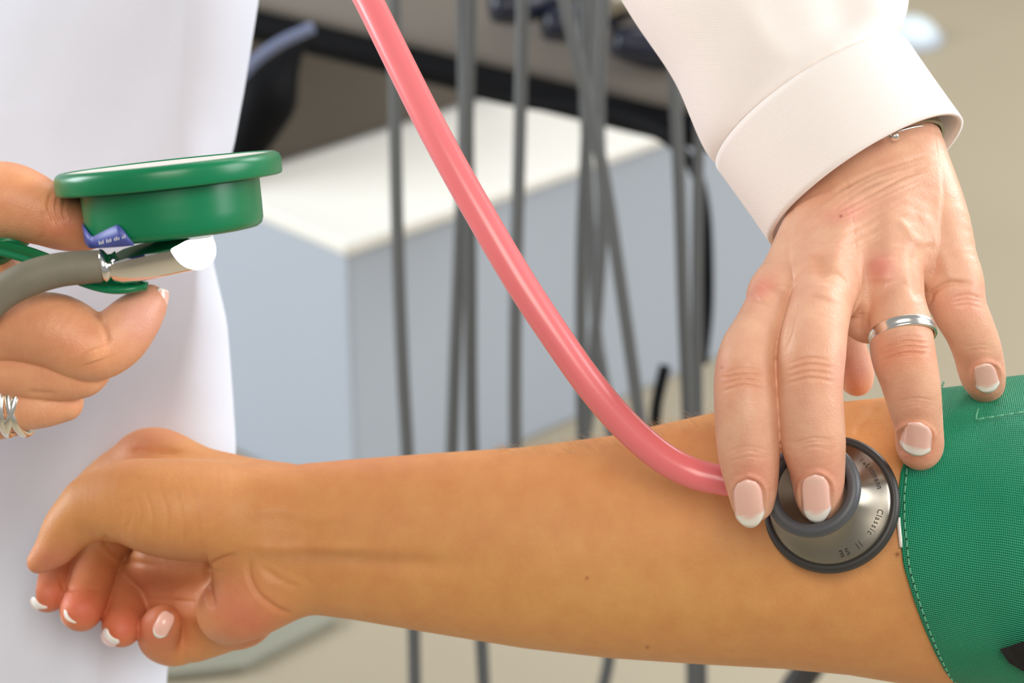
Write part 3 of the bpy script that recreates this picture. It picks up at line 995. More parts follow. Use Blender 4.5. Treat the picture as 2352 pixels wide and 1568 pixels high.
# finger joint creases
def joint(cx, cy, w, n, dy, depth, tilt=0.0):
    for i in range(n):
        y = cy + (i - (n - 1) / 2) * dy
        w2 = w * random.uniform(0.75, 1.0)
        st.append(([(cx - w2, y + 6 - tilt * w2 + random.uniform(-2, 2)), (cx, y - 3 + random.uniform(-3, 3)), (cx + w2, y + 5 + tilt * w2 + random.uniform(-2, 2))], 3.4, -depth * random.uniform(0.6, 1.2)))
joint(1706, 868, 50, 4, 14, 3.0, -0.05)
joint(1858, 850, 60, 4, 16, 3.0, -0.05)
joint(1866, 1022, 50, 4, 8, 2.4, -0.12)
joint(1716, 1040, 48, 3, 10, 1.6, -0.05)
joint(2078, 795, 62, 4, 13, 5.0, -0.12)
joint(2104, 925, 45, 3, 8, 1.6)
joint(2222, 690, 45, 3, 10, 2.5, 0.05)
joint(2252, 798, 38, 2, 8, 1.5)
# nail folds
for (x, y, w, h) in ((1720, 1155, 38, 56), (1875, 1145, 38, 56), (2102, 1010, 40, 36), (2266, 868, 30, 34)):
    st.append(([(x - w, y + h * 0.6), (x - w, y - h * 0.6), (x, y - h * 1.12), (x + w, y - h * 0.6), (x + w, y + h * 0.6)], 6, 5))
    st.append(([(x, y - h), (x, y + h)], w * 0.8, -5))
VR = sculpt(V, F, st)
FR = F
doc_spots = [
 (2024, 615, 32, 36, (222, 116, 108), 0.55), (1748, 662, 38, 24, (218, 122, 106), 0.6, -40), (1945, 488, 60, 20, (222, 132, 120), 0.45, -10), (1931, 496, 3, 3, (110, 30, 30), 0.9),
 (1888, 612, 26, 30, (206, 136, 100), 0.5), (1725, 1100, 70, 60, (222, 140, 116), 0.55), (1880, 1090, 70, 60, (224, 142, 118), 0.55), (2112, 1030, 66, 60, (226, 140, 112), 0.7),
 (2260, 880, 56, 60, (228, 146, 120), 0.7), (1710, 870, 60, 40, (216, 146, 110), 0.5), (1862, 850, 70, 50, (218, 146, 112), 0.5), (2076, 815, 70, 36, (210, 128, 92), 0.7), (2215, 700, 60, 40, (228, 158, 134), 0.6),
 (1870, 430, 90, 60, (206, 138, 100), 0.6, -40), (1960, 850, 40, 50, (236, 178, 164), 0.7), (1658, 844, 3, 3, (150, 60, 50), 0.8), (1655, 860, 40, 60, (214, 140, 110), 0.4),  # first spot paints the sleeve cuff's shade on the wrist
]
TR = tint_spots(VR, (222, 170, 140), doc_spots)

fl = Field((-1660, -300, -80), (-740, 480, 460), HD)
for pts in (
    [(-300, 620, 60, 210), (-150, 640, 120, 180), (-60, 660, 170, 140)],
    [(-200, 700, 130, 150), (-90, 780, 190, 130), (-40, 850, 190, 100)],
):
    fl.chain(pts, 60)
lf = [
    [(-200, 560, 140, 130), (-90, 486, 220, 104), (0, 463, 255, 93), (50, 470, 262, 85), (100, 490, 262, 74), (150, 508, 258, 68), (195, 520, 250, 56)],
    [(-160, 760, 190, 105), (-40, 752, 290, 88), (50, 752, 325, 82), (130, 762, 340, 88), (205, 796, 345, 80), (262, 780, 338, 72), (305, 738, 328, 62), (338, 700, 318, 46), (345, 690, 315, 36)],
    [(-160, 860, 170, 90), (0, 848, 270, 70), (110, 856, 300, 66), (180, 858, 310, 58), (206, 852, 300, 48)],
    [(-160, 940, 140, 80), (0, 930, 240, 66), (90, 930, 270, 54), (148, 924, 270, 44)],
    [(-160, 990, 110, 50), (0, 975, 200, 34), (60, 970, 210, 24)],
]
allf = None
for pts in lf:
    g = finger(fl, pts)
    if allf is None: allf = g
    else: allf.v = np.minimum(allf.v, g.v)
fl.merge(allf, 22)
V, F = fl.mesh(2)
st = [([(120, 440), (112, 475), (128, 520)], 5, -5), ([(135, 445), (128, 480), (140, 515)], 4, -4), ([(150, 450), (145, 485), (150, 510)], 4, -3), ([(95, 560), (105, 520), (100, 480)], 8, -3),
      ([(205, 690), (235, 740), (250, 800)], 9, -6), ([(210, 800), (220, 830)], 30, 7), ([(60, 900), (130, 905)], 6, -3)]
VL = sculpt(V, F, st)
FL = F
TL = tint_spots(VL, (222, 158, 118), [(60, 440, 150, 60, (228, 152, 106), 0.7), (330, 720, 70, 70, (222, 164, 150), 0.7), (215, 815, 60, 50, (228, 156, 108), 0.6), (100, 770, 100, 60, (200, 128, 92), 0.4), (150, 520, 70, 40, (222, 124, 92), 0.6)])  # base browner than the other hand, shade put into the skin colour

doctor = thing('person', 'doctor in a white coat holding the green gauge and pressing the stethoscope to the arm', 'person', tuple(to_world(Q(-300, 1500, -1200))[0]))
nR = len(VR)
mesh_obj('body', to_world(np.vstack([VR, VL])), np.vstack([FR, FL + nR]), M_SKIN_DOC, doctor, tint=np.vstack([TR, TL]))
zmd = ZMap(VR)
nail_on('fingernail', zmd, (1713, 1100), (1726, 1212), 68, doctor)
nail_on('fingernail', zmd, (1870, 1088), (1878, 1202), 67, doctor)
nail_on('fingernail', zmd, (2112, 970), (2098, 1046), 66, doctor, skew=-0.03, tipstart=0.78, tipw=1.15, lift=6)
nail_on('fingernail', zmd, (2256, 834), (2273, 902), 52, doctor, skew=-0.02, tipstart=0.80, tipw=1.1)
nail_free('fingernail', (371, 712, 334), (381, 664, 326), (0.80, 0.2, 0.55), 46, doctor, 0.4, 0.92)

# coat: torso
ys = np.linspace(-420, 2300, 96)
XE = ([-420, 0, 200, 340, 480, 590, 740, 900, 1030, 1200, 1400, 1530, 1700, 2300], [640, 588, 556, 530, 486, 480, 515, 528, 536, 520, 440, 378, 372, 372])
XL = ([-420, 300, 560, 700, 900, 1080, 1300, 1568, 2300], [440, 400, 450, 440, 392, 310, 240, 215, 200])
ZC = ([-420, 400, 1000, 1568, 2300], [-950, -880, -800, -790, -800])
rows = []
NU = 84
for y in ys:
    xe = np.interp(y, *XE); xl = min(np.interp(y, *XL), xe - 30); z0 = np.interp(y, *ZC)
    r = []
    for j in range(NU):
        s = j / (NU - 1)
        if s < 0.55:
            t = s / 0.55
            x = -2200 + (xl + 2200) * t
            z = z0 - 500 * (1 - t) ** 2
            z += 14 * math.sin(x * 0.012 + y * 0.004) * math.sin(y * 0.006 + 1) + 5 * math.sin(x * 0.03 + y * 0.013)
            if y < 420:
                z += 7 * math.exp(-((y - 55 + 0.05 * x) / 16) ** 2) * sm(260, 60, np.array(x)) + 6 * math.exp(-((y - 275 + 0.12 * x) / 14) ** 2) * sm(240, 40, np.array(x))
        elif s < 0.85:
            a = (s - 0.55) / 0.30 * math.radians(88)
            x = xl + (xe - xl) * math.sin(a)
            z = z0 - 330 * (1 - math.cos(a)) + 4 * math.sin(y * 0.02) * math.sin(a)
        else:
            a = (s - 0.85) / 0.15
            x = xe - 700 * a ** 1.6
            z = z0 - 330 - 900 * a
        r.append(Q(x, y, z))
    rows.append(r)
P = np.array(rows)
uv = np.array([(j * 0.006, i * 0.006) for i in range(len(ys)) for j in range(NU)])
coat = mesh_obj('coat', to_world(P.reshape(-1, 3)), grid_faces(len(ys), NU), M_COAT, doctor, uv=uv)
sd_ = coat.modifiers.new('thickness', 'SOLIDIFY'); sd_.thickness = 0.0012; sd_.offset = -1
coat['label'] = 'white cotton coat front'

# sleeve of the pressing hand
def ring_pts(c, e1, e2, n, squ=1.0, wob=0):
    out = []
    for k in range(n):
        a = 2 * math.pi * k / n
        ca, sa = math.cos(a), math.sin(a)
        w = 1 + wob * math.sin(3 * a + 1.0)
        out.append(c + (e1 * ca + e2 * sa) * w)
    return out
NR = 72
def sleeve_ring(c, h1, bulge, bz, dz=0):
    """c = (px,py,z); h1 = half chord in px (dx,dy); bulge = front lip offset px; bz = half depth."""
    C0 = Q(*c)
    k = (FP - c[2]) / FP
    e1 = np.array([h1[0] * k, -h1[1] * k, h1[2] if len(h1) > 2 else 0.0])
    e2 = np.array([bulge[0] * k, -bulge[1] * k, bz])
    return C0, e1, e2
R0 = sleeve_ring((1990, 418, -180), (207, -126), (-34, -58), 205)
R0b = sleeve_ring((1928, 330, -205), (206, -126), (-34, -58), 206)
R1 = sleeve_ring((1866, 243, -235), (207, -126), (-33, -60), 210)
R2 = sleeve_ring((1838, 205, -245), (212, -122), (-33, -60), 212)
R3 = sleeve_ring((1810, 120, -270), (252, -62), (-30, -60), 225)
R4 = sleeve_ring((1760, 0, -310), (318, -20), (-20, -60), 245)
R5 = sleeve_ring((1690, -160, -370), (360, 10), (-10, -60), 270)
R6 = sleeve_ring((1560, -420, -470), (380, 30), (-10, -50), 300)
def loft(rings, sub, detail=None):
    C = catmull([np.concatenate(r) for r in rings], sub)
    V = []
    for i, q in enumerate(C):
        pts = ring_pts(q[:3], q[3:6], q[6:9], NR)
        if detail:
            pts = [detail(i / (len(C) - 1), k, p, q) for k, p in enumerate(pts)]
        V += pts
    return np.array(V), len(C)
def fold(t, k, p, q):
    a = 2 * math.pi * k / NR
    d = unit(p - q[:3])
    w = 9 * math.sin(2.2 * a + 5 * t) * math.sin(3.0 * t + 0.5) + 6 * math.sin(5 * a - 7 * t) * t
    w += 26 * math.exp(-((a - 0.62 - 0.25 * t) / 0.16) ** 2) * sm(0.05, 0.4, np.array(t)) - 14 * math.exp(-((a - 0.95 - 0.3 * t) / 0.2) ** 2) * sm(0.05, 0.35, np.array(t))
    w -= 8 * math.exp(-(t / 0.03) ** 2)
    w += (2.6 * math.sin(31 * a) + 1.8 * math.sin(47 * a + 1)) * math.exp(-((t - 0.05) / 0.05) ** 2)
    w += 7 * math.exp(-((a - 1.5 - 0.9 * t) / 0.10) ** 2) * sm(0.1, 0.3, np.array(t)) + 6 * math.exp(-((a - 2.1 + 0.6 * t) / 0.12) ** 2) * sm(0.15, 0.4, np.array(t))
    return p + d * w
V, n = loft([R1, R2, R3, R4, R5, R6], 12, fold)
uv = np.array([(k * 0.0025, i * 0.003) for i in range(n) for k in range(NR)])
sleeve = mesh_obj('sleeve', to_world(V), grid_faces(n, NR, True), M_SLEEVE, coat, uv=uv)
m_ = sleeve.modifiers.new('thickness', 'SOLIDIFY'); m_.thickness = 0.0008; m_.offset = -1
V, n = loft([R0, R0b, R1], 8, lambda t, k, p, q: p + unit(p - q[:3]) * (7 + 3 * math.sin(6.28 * k / NR * 2 + 1)))
uv = np.array([(k * 0.0025, i * 0.003) for i in range(n) for k in range(NR)])
shirt_cuff = mesh_obj('cuff', to_world(V), grid_faces(n, NR, True), M_SLEEVE, coat, uv=uv)
m_ = shirt_cuff.modifiers.new('thickness', 'SOLIDIFY'); m_.thickness = 0.0014; m_.offset = -1
# cuff stitching: short thread dashes set in from the seam
def ring_loop(V, n, i, off):
    ringv = V[i * NR:(i + 1) * NR]
    c = ringv.mean(0)
    return np.array([p + unit(p - c) * off for p in ringv])
stl = []
CV = V
for i in (n - 2,):
    L_ = ring_loop(CV, n, i, 1.5)
    fine = catmull(L_, 6)
    for k in range(0, len(fine) - 5, 6):
        stl.append(tube_mesh(to_world(fine[k:k + 4]), 0.00022, 6))
mesh_obj('stitching', *join(stl), M_WHITE_THREAD, coat)

# sleeve of the arm that holds the gauge, beyond the picture's edge
V, n = loft([sleeve_ring((-180, 640, 110), (20, 260), (0, 0), 200), sleeve_ring((-420, 560, -50), (30, 290), (0, 0), 230), sleeve_ring((-800, 300, -500), (60, 330), (0, 0), 280)], 8)
uv = np.array([(k * 0.0025, i * 0.003) for i in range(n) for k in range(NR)])
s2 = mesh_obj('sleeve', to_world(V), grid_faces(n, NR, True), M_SLEEVE, coat, uv=uv)
m_ = s2.modifiers.new('thickness', 'SOLIDIFY'); m_.thickness = 0.0012; m_.offset = -1

# ------------------------------------------------------------------ stethoscope
DN = unit([-0.36, 0.26, 0.90]); DE = unit(np.array([1.0, 0, 0]) - DN * DN[0])
DC = Q(1912, 1161, -22)
wDN = unit(to_world(DC + DN)[0] - to_world(DC)[0]); wDC = to_world(DC)[0]
steth = thing('stethoscope', 'stethoscope with pink tube and steel chestpiece pressed into the elbow crook', 'stethoscope', tuple(wDC))
M_STEEL = radial_steel('turned_steel', wDC, wDN)
def lathe_u(profile, nseg=96):
    V, F = lathe_mesh(profile, DC, DN, DE, nseg)
    return to_world(V), F
def torus_prof(r, h, a, b, n=20):
    return [(r + a * math.cos(2 * math.pi * k / n), h + b * math.sin(2 * math.pi * k / n)) for k in range(n + 1)]
chest = mesh_obj('chestpiece', *lathe_u([(0, 8), (60, 8), (120, 8), (141, 14), (143, 26), (142, 31), (139, 34), (137, 36), (125, 43), (108, 54), (92, 68), (78, 86), (70, 104), (68, 124), (70, 142), (78, 160), (88, 174), (92, 184), (88, 190), (82, 188)]), M_STEEL, steth)
mesh_obj('bell_cup', *lathe_u([(84, 189), (77, 182), (66, 168), (46, 156), (22, 151), (0, 150)]), radial_steel('turned_steel_cup', wDC, wDN, 0.36), steth)
mesh_obj('diaphragm_rim', *lathe_u(torus_prof(149, 15, 12, 16)), M_DARKRUB, steth)
mesh_obj('bell_ring', *lathe_u(torus_prof(95, 188, 16, 17)), M_GREYRUB, steth)
# lettering engraved on the flare, running clockwise
FACE = [(137, 36), (125, 43), (108, 54), (92, 68)]
def face_h(r):
    return float(np.interp(-r, [-p[0] for p in FACE], [p[1] for p in FACE]))
def letters(chars, size, rbase):
    bm_parts = []
    for ch, ang, sc in chars:
        cu = bpy.data.curves.new('glyph', 'FONT')
        cu.body = ch; cu.size = 1.0; cu.offset = 0.012; cu.align_x = 'CENTER'
        ob = bpy.data.objects.new('glyph', cu)
        COL.objects.link(ob)
        dg = bpy.context.evaluated_depsgraph_get()
        me = bpy.data.meshes.new_from_object(ob.evaluated_get(dg))
        V = np.array([v.co[:] for v in me.vertices]); F = [tuple(p.vertices) for p in me.polygons]
        bpy.data.objects.remove(ob); bpy.data.curves.remove(cu); bpy.data.meshes.remove(me)
        if len(V) == 0: continue
        e2 = np.cross(DN, DE)
        out = []
        for x, y, _ in V:
            r = rbase + y * size * sc
            th = math.radians(ang) - x * size * sc * 0.92 / rbase
            out.append(DC + DN * (face_h(r) + 0.9) + r * (math.cos(th) * DE + math.sin(th) * e2))
        bm_parts.append((to_world(np.array(out)), F))
    return join(bm_parts)
ch = [('I', 48, .8), ('T', 44.5, .4), ('M', 42.5, .4)]
for c, a in zip('Littmann', (38.5, 35.2, 32.6, 29.6, 25.2, 20.0, 15.6, 11.4)): ch.append((c, a, 1.0))
for c, a in zip('Classic', (-15, -19.5, -23, -27.5, -32, -36, -40)): ch.append((c, a, 1.0))
for c, a in (('I', -55), ('I', -59), ('S', -71), ('E', -77.5)): ch.append((c, a, 1.15))
mesh_obj('lettering', *letters(ch, 17, 119), M_ETCH, steth, smooth=False)
# tube
tp = [(620, -420, -420, 33), (735, -200, -260, 33), (800, -80, -170, 33), (846, 0, -120, 33.5), (908, 125, -60, 34), (978, 265, -5, 34.5), (1042, 385, 30, 35), (1112, 508, 55, 35.5), (1190, 640, 70, 36), (1272, 765, 75, 36), (1358, 886, 70, 36), (1440, 980, 58, 36), (1520, 1049, 45, 36), (1590, 1086, 40, 36), (1655, 1102, 50, 35), (1720, 1112, 62, 33), (1780, 1122, 75, 30)]
c = catmull(tp, 8)
P = np.array([Q(*q[:3]) for q in c])
mesh_obj('tube', *tube_mesh(to_world(P), [rad(q[3], q[2]) * S for q in c], 28), M_PINK, steth)
P = np.array([Q(1740, 1116, 66), Q(1765, 1120, 72), Q(1790, 1124, 76)])
mesh_obj('stem', *tube_mesh(to_world(P), 22 * S, 20), M_SILVER, steth)

# ------------------------------------------------------------------ green pressure cuff on the arm
ED = ([860, 893, 1000, 1080, 1140, 1200, 1300, 1380, 1440, 1500, 1545, 1562, 1600], [2168, 2158, 2098, 2070, 2064, 2065, 2076, 2100, 2122, 2148, 2172, 2190, 2216])
TOPC = ([2050, 2165, 2250, 2300, 2352, 2700], [900, 890, 880, 866, 860, 840])
cuff = thing('pressure_cuff', 'green woven blood pressure cuff wrapped round the upper arm', 'cuff', tuple(to_world(Q(2300, 1240, -260))[0]))
def cuff_point(px, th, lift):
    t, b, zc, sd = arm_at(px)
    t = np.interp(px, *TOPC) if px > 2050 else t
    cy, sy = (t + b) / 2, (b - t) / 2
    py = cy - (sy + 0) * math.cos(th)
    z = zc + (sd + lift) * math.sin(th)
    return px, py, z
rows = []; uvs = []
NT, NX = 90, 70
for i in range(NT):
    th = math.radians(-35 + 250 * i / (NT - 1))
    # find edge x by iterating on py
    px = 2120.0
    for _ in range(12):
        _, py, _z = cuff_point(px, th, 14)
        px = float(np.interp(py, *ED)) if math.sin(th) > -0.2 else float(np.interp(py, *ED))
    for j in range(NX):
        s = (j / (NX - 1)) ** 1.3
        x = px + s * (2760 - px)
        lift = 14 + 5 * math.sin(x * 0.02 + th * 3) * s + 3 * math.sin(x * 0.008 + 5 * th)
        lift += 16 * math.exp(-((x - 2300) / 60) ** 2 - ((th - 0.45) / 0.35) ** 2) - 10 * math.exp(-((x - 2262) / 40) ** 2 - ((th - 0.35) / 0.25) ** 2)
        p = cuff_point(x, th, lift)
        rows.append(Q(*p)); uvs.append((x * S, th * 0.042))
CUFF = np.array(rows).reshape(NT, NX, 3)
o = mesh_obj('fabric', to_world(CUFF.reshape(-1, 3)), grid_faces(NT, NX), M_CUFF, cuff, uv=np.array(uvs))
m_ = o.modifiers.new('thickness', 'SOLIDIFY'); m_.thickness = 0.0018; m_.offset = 1
# edge stitching
def surf_path(j_of_i, i0, i1, off):
    out = []
    for i in range(i0, i1):
        jf = j_of_i
        out.append(CUFF[i, 0])
    return out
line = []
for i in range(8, NT - 10):
    a, b2 = CUFF[i, 0], CUFF[i, 1]
    tdir = unit(CUFF[i, 3] - a)
    nrm = unit(np.cross(CUFF[min(i + 1, NT - 1), 1] - CUFF[i - 1, 1], tdir))
    if nrm[2] < 0 and 14 < i < NT - 22: nrm = -nrm
    line.append((a + tdir * 11, nrm))
P = np.array([l[0] for l in line]); Nn = np.array([l[1] for l in line])
cyc = np.array([np.mean(CUFF[:, 0, k]) for k in range(3)])
for q in range(len(P)):
    outv = P[q] - np.array([P[q][0], cyc[1], -260.0])
    if Nn[q] @ outv < 0: Nn[q] = -Nn[q]
P = P + Nn * 13.0
fine = catmull(P, 12)
seg = np.concatenate([[0], np.cumsum(np.linalg.norm(np.diff(fine, axis=0), axis=1))])
dash = []; holes = []
d = 0.0
while d + 20 < seg[-1]:
    q = [np.array([np.interp(d + t, seg, fine[:, k]) for k in range(3)]) for t in (0, 5, 11, 16)]
    dash.append(tube_mesh(to_world(np.array(q)), 0.00030, 6))
    h0 = np.array([np.interp(d + 18, seg, fine[:, k]) for k in range(3)]); h1 = np.array([np.interp(d + 20.5, seg, fine[:, k]) for k in range(3)])
    holes.append(tube_mesh(to_world(np.array([h0, h1])), 0.00034, 6))
    d += 21
mesh_obj('stitching', *join(dash), M_THREAD, cuff)
mesh_obj('stitch_holes', *join(holes), M_THREAD_DARK, cuff)
def on_cuff(px, py, off=0):
    """nearest cuff grid point to a pixel, front side"""
    fx, fy = to_px(CUFF.reshape(-1, 3))
    k = np.argmin((fx - px) ** 2 + (fy - py) ** 2 + (CUFF.reshape(-1, 3)[:, 2] < -300) * 1e6)
    z = CUFF.reshape(-1, 3)[k, 2]
    t, b, zc, sd = arm_at(px)
    return Q(px, py, z + off)
dash = []
tl = [(2247, 938), (2243, 952), (2242, 963)]
dash.append(tube_mesh(to_world(np.array([on_cuff(x, y, 24) for x, y in tl])), 0.00030, 6))
xx = np.linspace(2243, 2420, 9)
for a, b in zip(xx[:-1], xx[1:]):
    f = lambda x: 963 - 0.16 * (x - 2243)
    dash.append(tube_mesh(to_world(np.array([on_cuff(a, f(a), 22), on_cuff(b - 4, f(b - 4), 22)])), 0.00028, 6))
mesh_obj('pocket_stitching', *join(dash), M_THREAD, cuff)
# pale lining peeping out at the edge
lp = []
for y in (1188, 1205, 1222, 1240, 1256):
    x = float(np.interp(y, *ED)); lp.append(Q(x - 1, y, float(arm_surface(x, y)) + 9))
mesh_obj('lining', *tube_mesh(to_world(np.array(lp)), 0.0007, 8), M_WHITE_THREAD, cuff)
# black strap corner
sx = []
poly = [(2296, 1490), (2318, 1484), (2345, 1474), (2400, 1468), (2440, 1540), (2390, 1560), (2348, 1540), (2318, 1522)]
zz = [float(on_cuff(x, min(y, 1540), 0)[2]) for x, y in poly]
zz = np.array(zz) + 22
top = [Q(x, y, z + 8) for (x, y), z in zip(poly, zz)]; bot = [Q(x, y, z - 10) for (x, y), z in zip(poly, zz)]
n = len(poly)
o = mesh_obj('strap_corner', to_world(np.array(top + bot)), [tuple(range(n))[::-1], tuple(range(n, 2 * n))] + [(i, (i + 1) % n, n + (i + 1) % n, n + i) for i in range(n)], simple('black_velcro', (20, 16, 14), 0.95, bump=0.5, bscale=2500), cuff, smooth=False)

# ------------------------------------------------------------------ pressure gauge
gz = 330
GN = unit([-0.105, 0.985, 0.115]); GE = unit(np.array([1.0, 0, 0]) - GN * GN[0])
GC = Q(384, 372, gz)                      # centre of the dial face
kg = (FP - gz) / FP
gauge = thing('pressure_gauge', 'round green hand-held pressure gauge with chrome valve and grey hose', 'gauge', tuple(to_world(GC)[0]))
def lathe_g(profile, nseg=96):
    V, F = lathe_mesh([(r * kg, h * kg) for r, h in profile], GC, GN, GE, nseg)
    return to_world(V), F
mesh_obj('bezel', *lathe_g([(0, -16), (218, -16), (236, -13), (238, -2), (241, 0), (249, -1), (257, -7), (260, -14), (261, -20), (260, -46), (258, -51), (253, -53), (204, -54), (0, -54)]), M_GREEN, gauge)
mesh_obj('dial_face', *lathe_g([(239, -3), (0, -1)]), M_DIAL, gauge)
mesh_obj('housing', *lathe_g([(206, -57), (205, -120), (204, -148), (200, -160), (190, -167), (170, -170), (0, -170)]), M_GREEN, gauge)
# blue sticker wrapped on the housing
e2g = np.cross(GN, GE)
def on_housing(px, h, r=207.5):
    s = (px - 384) / r
    s = max(-0.999, min(0.999, s)); a = math.asin(s)
    return GC + kg * (h * GN + r * (math.sin(a) * GE - math.cos(a) * e2g))
# sticker strip: L-shaped print
def sticker_mesh(poly_top, poly_bot, n=26, r=207.5, th=2.0):
    V = []
    for lay in (0, th):
        for side in (poly_top, poly_bot):
            xs = np.linspace(poly_top[0][0], poly_top[-1][0], n)
            for x in xs:
                h = np.interp(x, [p[0] for p in side], [p[1] for p in side])
                V.append(on_housing(x, h, r + lay))
    F = []
    for i in range(n - 1):
        F.append((2 * n + i, 2 * n + i + 1, 3 * n + i + 1, 3 * n + i))
        F.append((i, n + i, n + i + 1, i + 1))
        F.append((i, i + 1, 2 * n + i + 1, 2 * n + i)); F.append((n + i, 3 * n + i, 3 * n + i + 1, n + i + 1))
    F.append((0, 2 * n, 3 * n, n)); F.append((n - 1, 2 * n - 1, 4 * n - 1, 3 * n - 1))
    return np.array(V), F
vt = [(181, -116), (196, -128), (213, -146), (235, -138), (262, -128), (284, -121), (295, -132), (306, -150), (317, -168)]
vb = [(181, -160), (200, -172), (240, -172), (317, -171)]
V, F = sticker_mesh(vt, vb)
stk = mesh_obj('label_sticker', to_world(V), F, M_STICKER, gauge)
pr_ = []
xs = np.linspace(232, 298, 14)
for i in range(len(xs)):
    hgt = random.uniform(5, 9)
    b0 = -164 + (xs[i] - 232) * 0.17
    if i % 4 == 3: continue
    q = [on_housing(xs[i] - 1.6, b0, 210.5), on_housing(xs[i] + 1.6, b0, 210.5), on_housing(xs[i] + 1.6, b0 + hgt, 210.5), on_housing(xs[i] - 1.6, b0 + hgt, 210.5)]
    pr_.append((to_world(np.array(q)), [(0, 1, 2, 3)]))
mesh_obj('printed_line', *join(pr_), simple('pale_print', (190, 190, 200), 0.6), stk)
# chrome valve body: a D-section bar cut square at its end
va, vb_ = Q(294, 597, 420), Q(444, 566, 448)
ax = unit(vb_ - va)
upv = unit(np.array([0.0, 1.0, 0.42]) - ax * np.dot(ax, np.array([0.0, 1.0, 0.42]))); sv = np.cross(ax, upv)
def d_section(r, flat):
    pts = []
    for k in range(33):
        a = math.pi + math.pi * k / 32
        pts.append((r * math.cos(a), r * 1.15 * math.sin(a)))
    pts += [(r, flat), (r * 0.92, flat + 3), (-r * 0.92, flat + 3), (-r, flat)]
    return pts
V = []; secs = []
Lv = np.linalg.norm(vb_ - va)
prof = [(-60, 14, 0.2), (-50, 15, 0.2), (-44, 26, 0.3), (-34, 38, 0.5), (-16, 43, 0.8), (20, 44, 1.0), (Lv, 44, 1.0)]
nS = len(d_section(1, 0))
for (t, r, fl_) in prof:
    for (x, y) in d_section(r, 14 * fl_):
        V.append(va + ax * t + sv * x + upv * y)
# oblique end: shift the last ring so that the cut faces the window and the camera
V = np.array(V)
cutn = unit([0.655, 0.134, 0.744])
for i in range(len(V) - nS, len(V)):
    V[i] = V[i] - ax * ((V[i] - vb_) @ cutn) / (ax @ cutn)
F = grid_faces(len(prof), nS, True)
F.append(tuple(range(nS))); F.append(tuple(len(V) - nS + i for i in range(nS))[::-1])
o = mesh_obj('valve_body', to_world(V), F, M_CHROME, gauge, smooth=True)
for q in list(o.data.polygons)[-2:]: q.use_smooth = False
es = o.modifiers.new('edges', 'EDGE_SPLIT'); es.split_angle = math.radians(28)
# ferrule and hose
hp = [(-210, 900, 380, 37), (-120, 800, 410, 38), (-55, 730, 425, 39), (0, 676, 436, 40), (60, 642, 440, 41), (130, 621, 436, 40), (190, 614, 430, 39), (234, 611, 426, 37)]
c = catmull(hp, 10)
mesh_obj('hose', *tube_mesh(to_world(np.array([Q(*q[:3]) for q in c])), [rad(q[3], q[2]) * S for q in c], 26), M_GAUGEHOSE, gauge)
fpath = [Q(232, 611, 426), Q(238, 610, 426), Q(246, 608, 425), Q(254, 606, 424), Q(262, 603, 423), Q(272, 600, 422)]
mesh_obj('ferrule', *tube_mesh(to_world(np.array(fpath)), np.array([31, 37, 33, 22, 20, 24]) * S, 24), M_CHROME, gauge)
# green spoon lever under the hose
lv = [(-140, 545, 300), (-40, 562, 310), (40, 580, 318), (120, 608, 330), (190, 640, 352), (250, 657, 372), (300, 658, 384), (335, 653, 388)]
wd = [34, 34, 34, 34, 34, 32, 24, 6]
c = catmull([a + (w,) for a, w in zip(lv, wd)], 6)
rows = []
for q in c:
    base = Q(*q[:3])
    for k in range(13):
        t = -1 + 2 * k / 12
        rows.append(base + np.array([0, 0.34, -0.94]) * q[3] * t + np.array([0, 0.94, 0.34]) * (10 * t * t - 6))
o = mesh_obj('lever', to_world(np.array(rows)), grid_faces(len(c), 13), M_GREEN, gauge)
m_ = o.modifiers.new('thickness', 'SOLIDIFY'); m_.thickness = 0.0022; m_.offset = 0
# handle stem from housing down to the lever
hs = [(120, 470, 200, 30), (60, 520, 235, 34), (0, 570, 262, 36), (-80, 600, 260, 36)]
c = catmull(hs, 6)
mesh_obj('handle_stem', *tube_mesh(to_world(np.array([Q(*q[:3]) for q in c])), [rad(q[3], q[2]) * S for q in c], 18), M_GREEN, gauge)

# ------------------------------------------------------------------ jewellery
def band(name, c, axis, r, half, thick, m, label, grooves=()):
    c = np.array(c); ax = unit(axis)
    e1 = unit(np.array([1.0, 0, 0]) - ax * ax[0])
    prof = [(r, -half), (r + thick * .7, -half * .98), (r + thick, -half * .8)]
    for g in grooves:
        prof += [(r + thick, g - 1.6), (r + thick - 1.6, g), (r + thick, g + 1.6)]
    prof += [(r + thick, half * .8), (r + thick * .7, half * .98), (r, half), (r, -half)]
    V, F = lathe_mesh(prof, c, ax, e1, 72)
    return tag(mesh_obj(name, to_world(V), F, m), label, 'ring')
band('finger_ring', Q(2073, 767, 121), (0.12, -0.90, 0.42), 71, 13, 6, M_SILVER, 'plain silver band ring on the ring finger of the pressing hand', (5,))
rg = thing('finger_ring', 'silver ring of interlaced bands on the hand that holds the gauge', 'ring', tuple(to_world(Q(35, 945, 260))[0]))
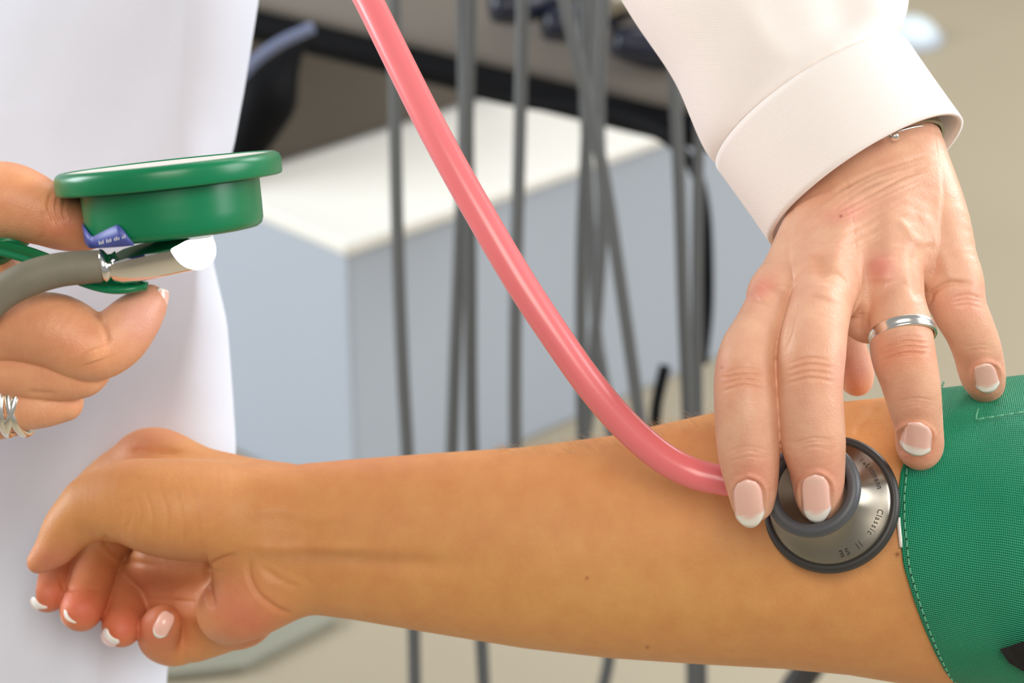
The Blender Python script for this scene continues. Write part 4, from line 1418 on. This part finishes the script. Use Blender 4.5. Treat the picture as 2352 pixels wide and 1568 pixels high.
for k, (dx, tilt, tw) in enumerate(((-14, 0.02, 0.10), (0, -0.28, -0.15), (14, 0.20, 0.2))):
    c = Q(34 + dx, 932, 252); axr = unit([1, tilt, tw]); e1 = unit(np.array([0, 1.0, 0]) - axr * axr[1]); e2 = np.cross(axr, e1)
    P = np.array([c + 62 * (math.cos(a) * e1 + math.sin(a) * e2) for a in np.linspace(0, 2 * math.pi, 61)])
    mesh_obj('band', *tube_mesh(to_world(P), 9.0 * S, 12, cap=False), M_SILVER, rg)
# watch strap and bracelet on the wrist, inside the cuff
wa = unit(np.array([0.45, -0.80, 0.40]))
def wrist_loop(c, r1, r2, n=64):
    e1 = unit(np.array([0.85, 0.53, 0]) - wa * np.dot(wa, np.array([0.85, 0.53, 0]))); e2 = np.cross(wa, e1)
    return np.array([c + r1 * math.cos(a) * e1 + r2 * math.sin(a) * e2 for a in np.linspace(0, 2 * math.pi, n)])
wt = thing('watch_strap', 'grey ribbed metal watch strap under the edge of the white cuff', 'watch', tuple(to_world(Q(2140, 290, -150))[0]))
WC = Q(2002, 366, -199)
L_ = wrist_loop(WC, 180, 150, 110)
seg_ = []
for i in range(0, 109):
    a, b = L_[i], L_[i + 1]
    t = unit(b - a); mid = (a + b) / 2; o_ = unit(mid - WC)
    V, F = slab(mid - t * 3.4 - wa * 26 - o_ * 3, t, wa, o_, 6.8, 52, 8)
    seg_.append((V, F))
strap = join(seg_)
o = mesh_obj('strap', to_world(strap[0]), strap[1], simple('worn_steel', (168, 163, 140), 0.42, 0.7), wt, smooth=False)
br = thing('bracelet', 'thin silver bracelet with a small bead at the edge of the white cuff', 'bracelet', tuple(to_world(Q(2055, 312, -60))[0]))
L_ = wrist_loop(Q(2000, 395, -190), 182, 146, 90)
mesh_obj('wire', *tube_mesh(to_world(L_), 3.2 * S, 8, cap=False), M_SILVER, br)
bead = [(0.01 + 12 * math.sin(t), -12 * math.cos(t)) for t in np.linspace(0, math.pi, 13)]
V, F = lathe_mesh(bead, Q(2054, 312, -36), wa, unit(np.cross(wa, [0, 0, 1])), 20)
mesh_obj('bead', to_world(V), F, M_SILVER, br)
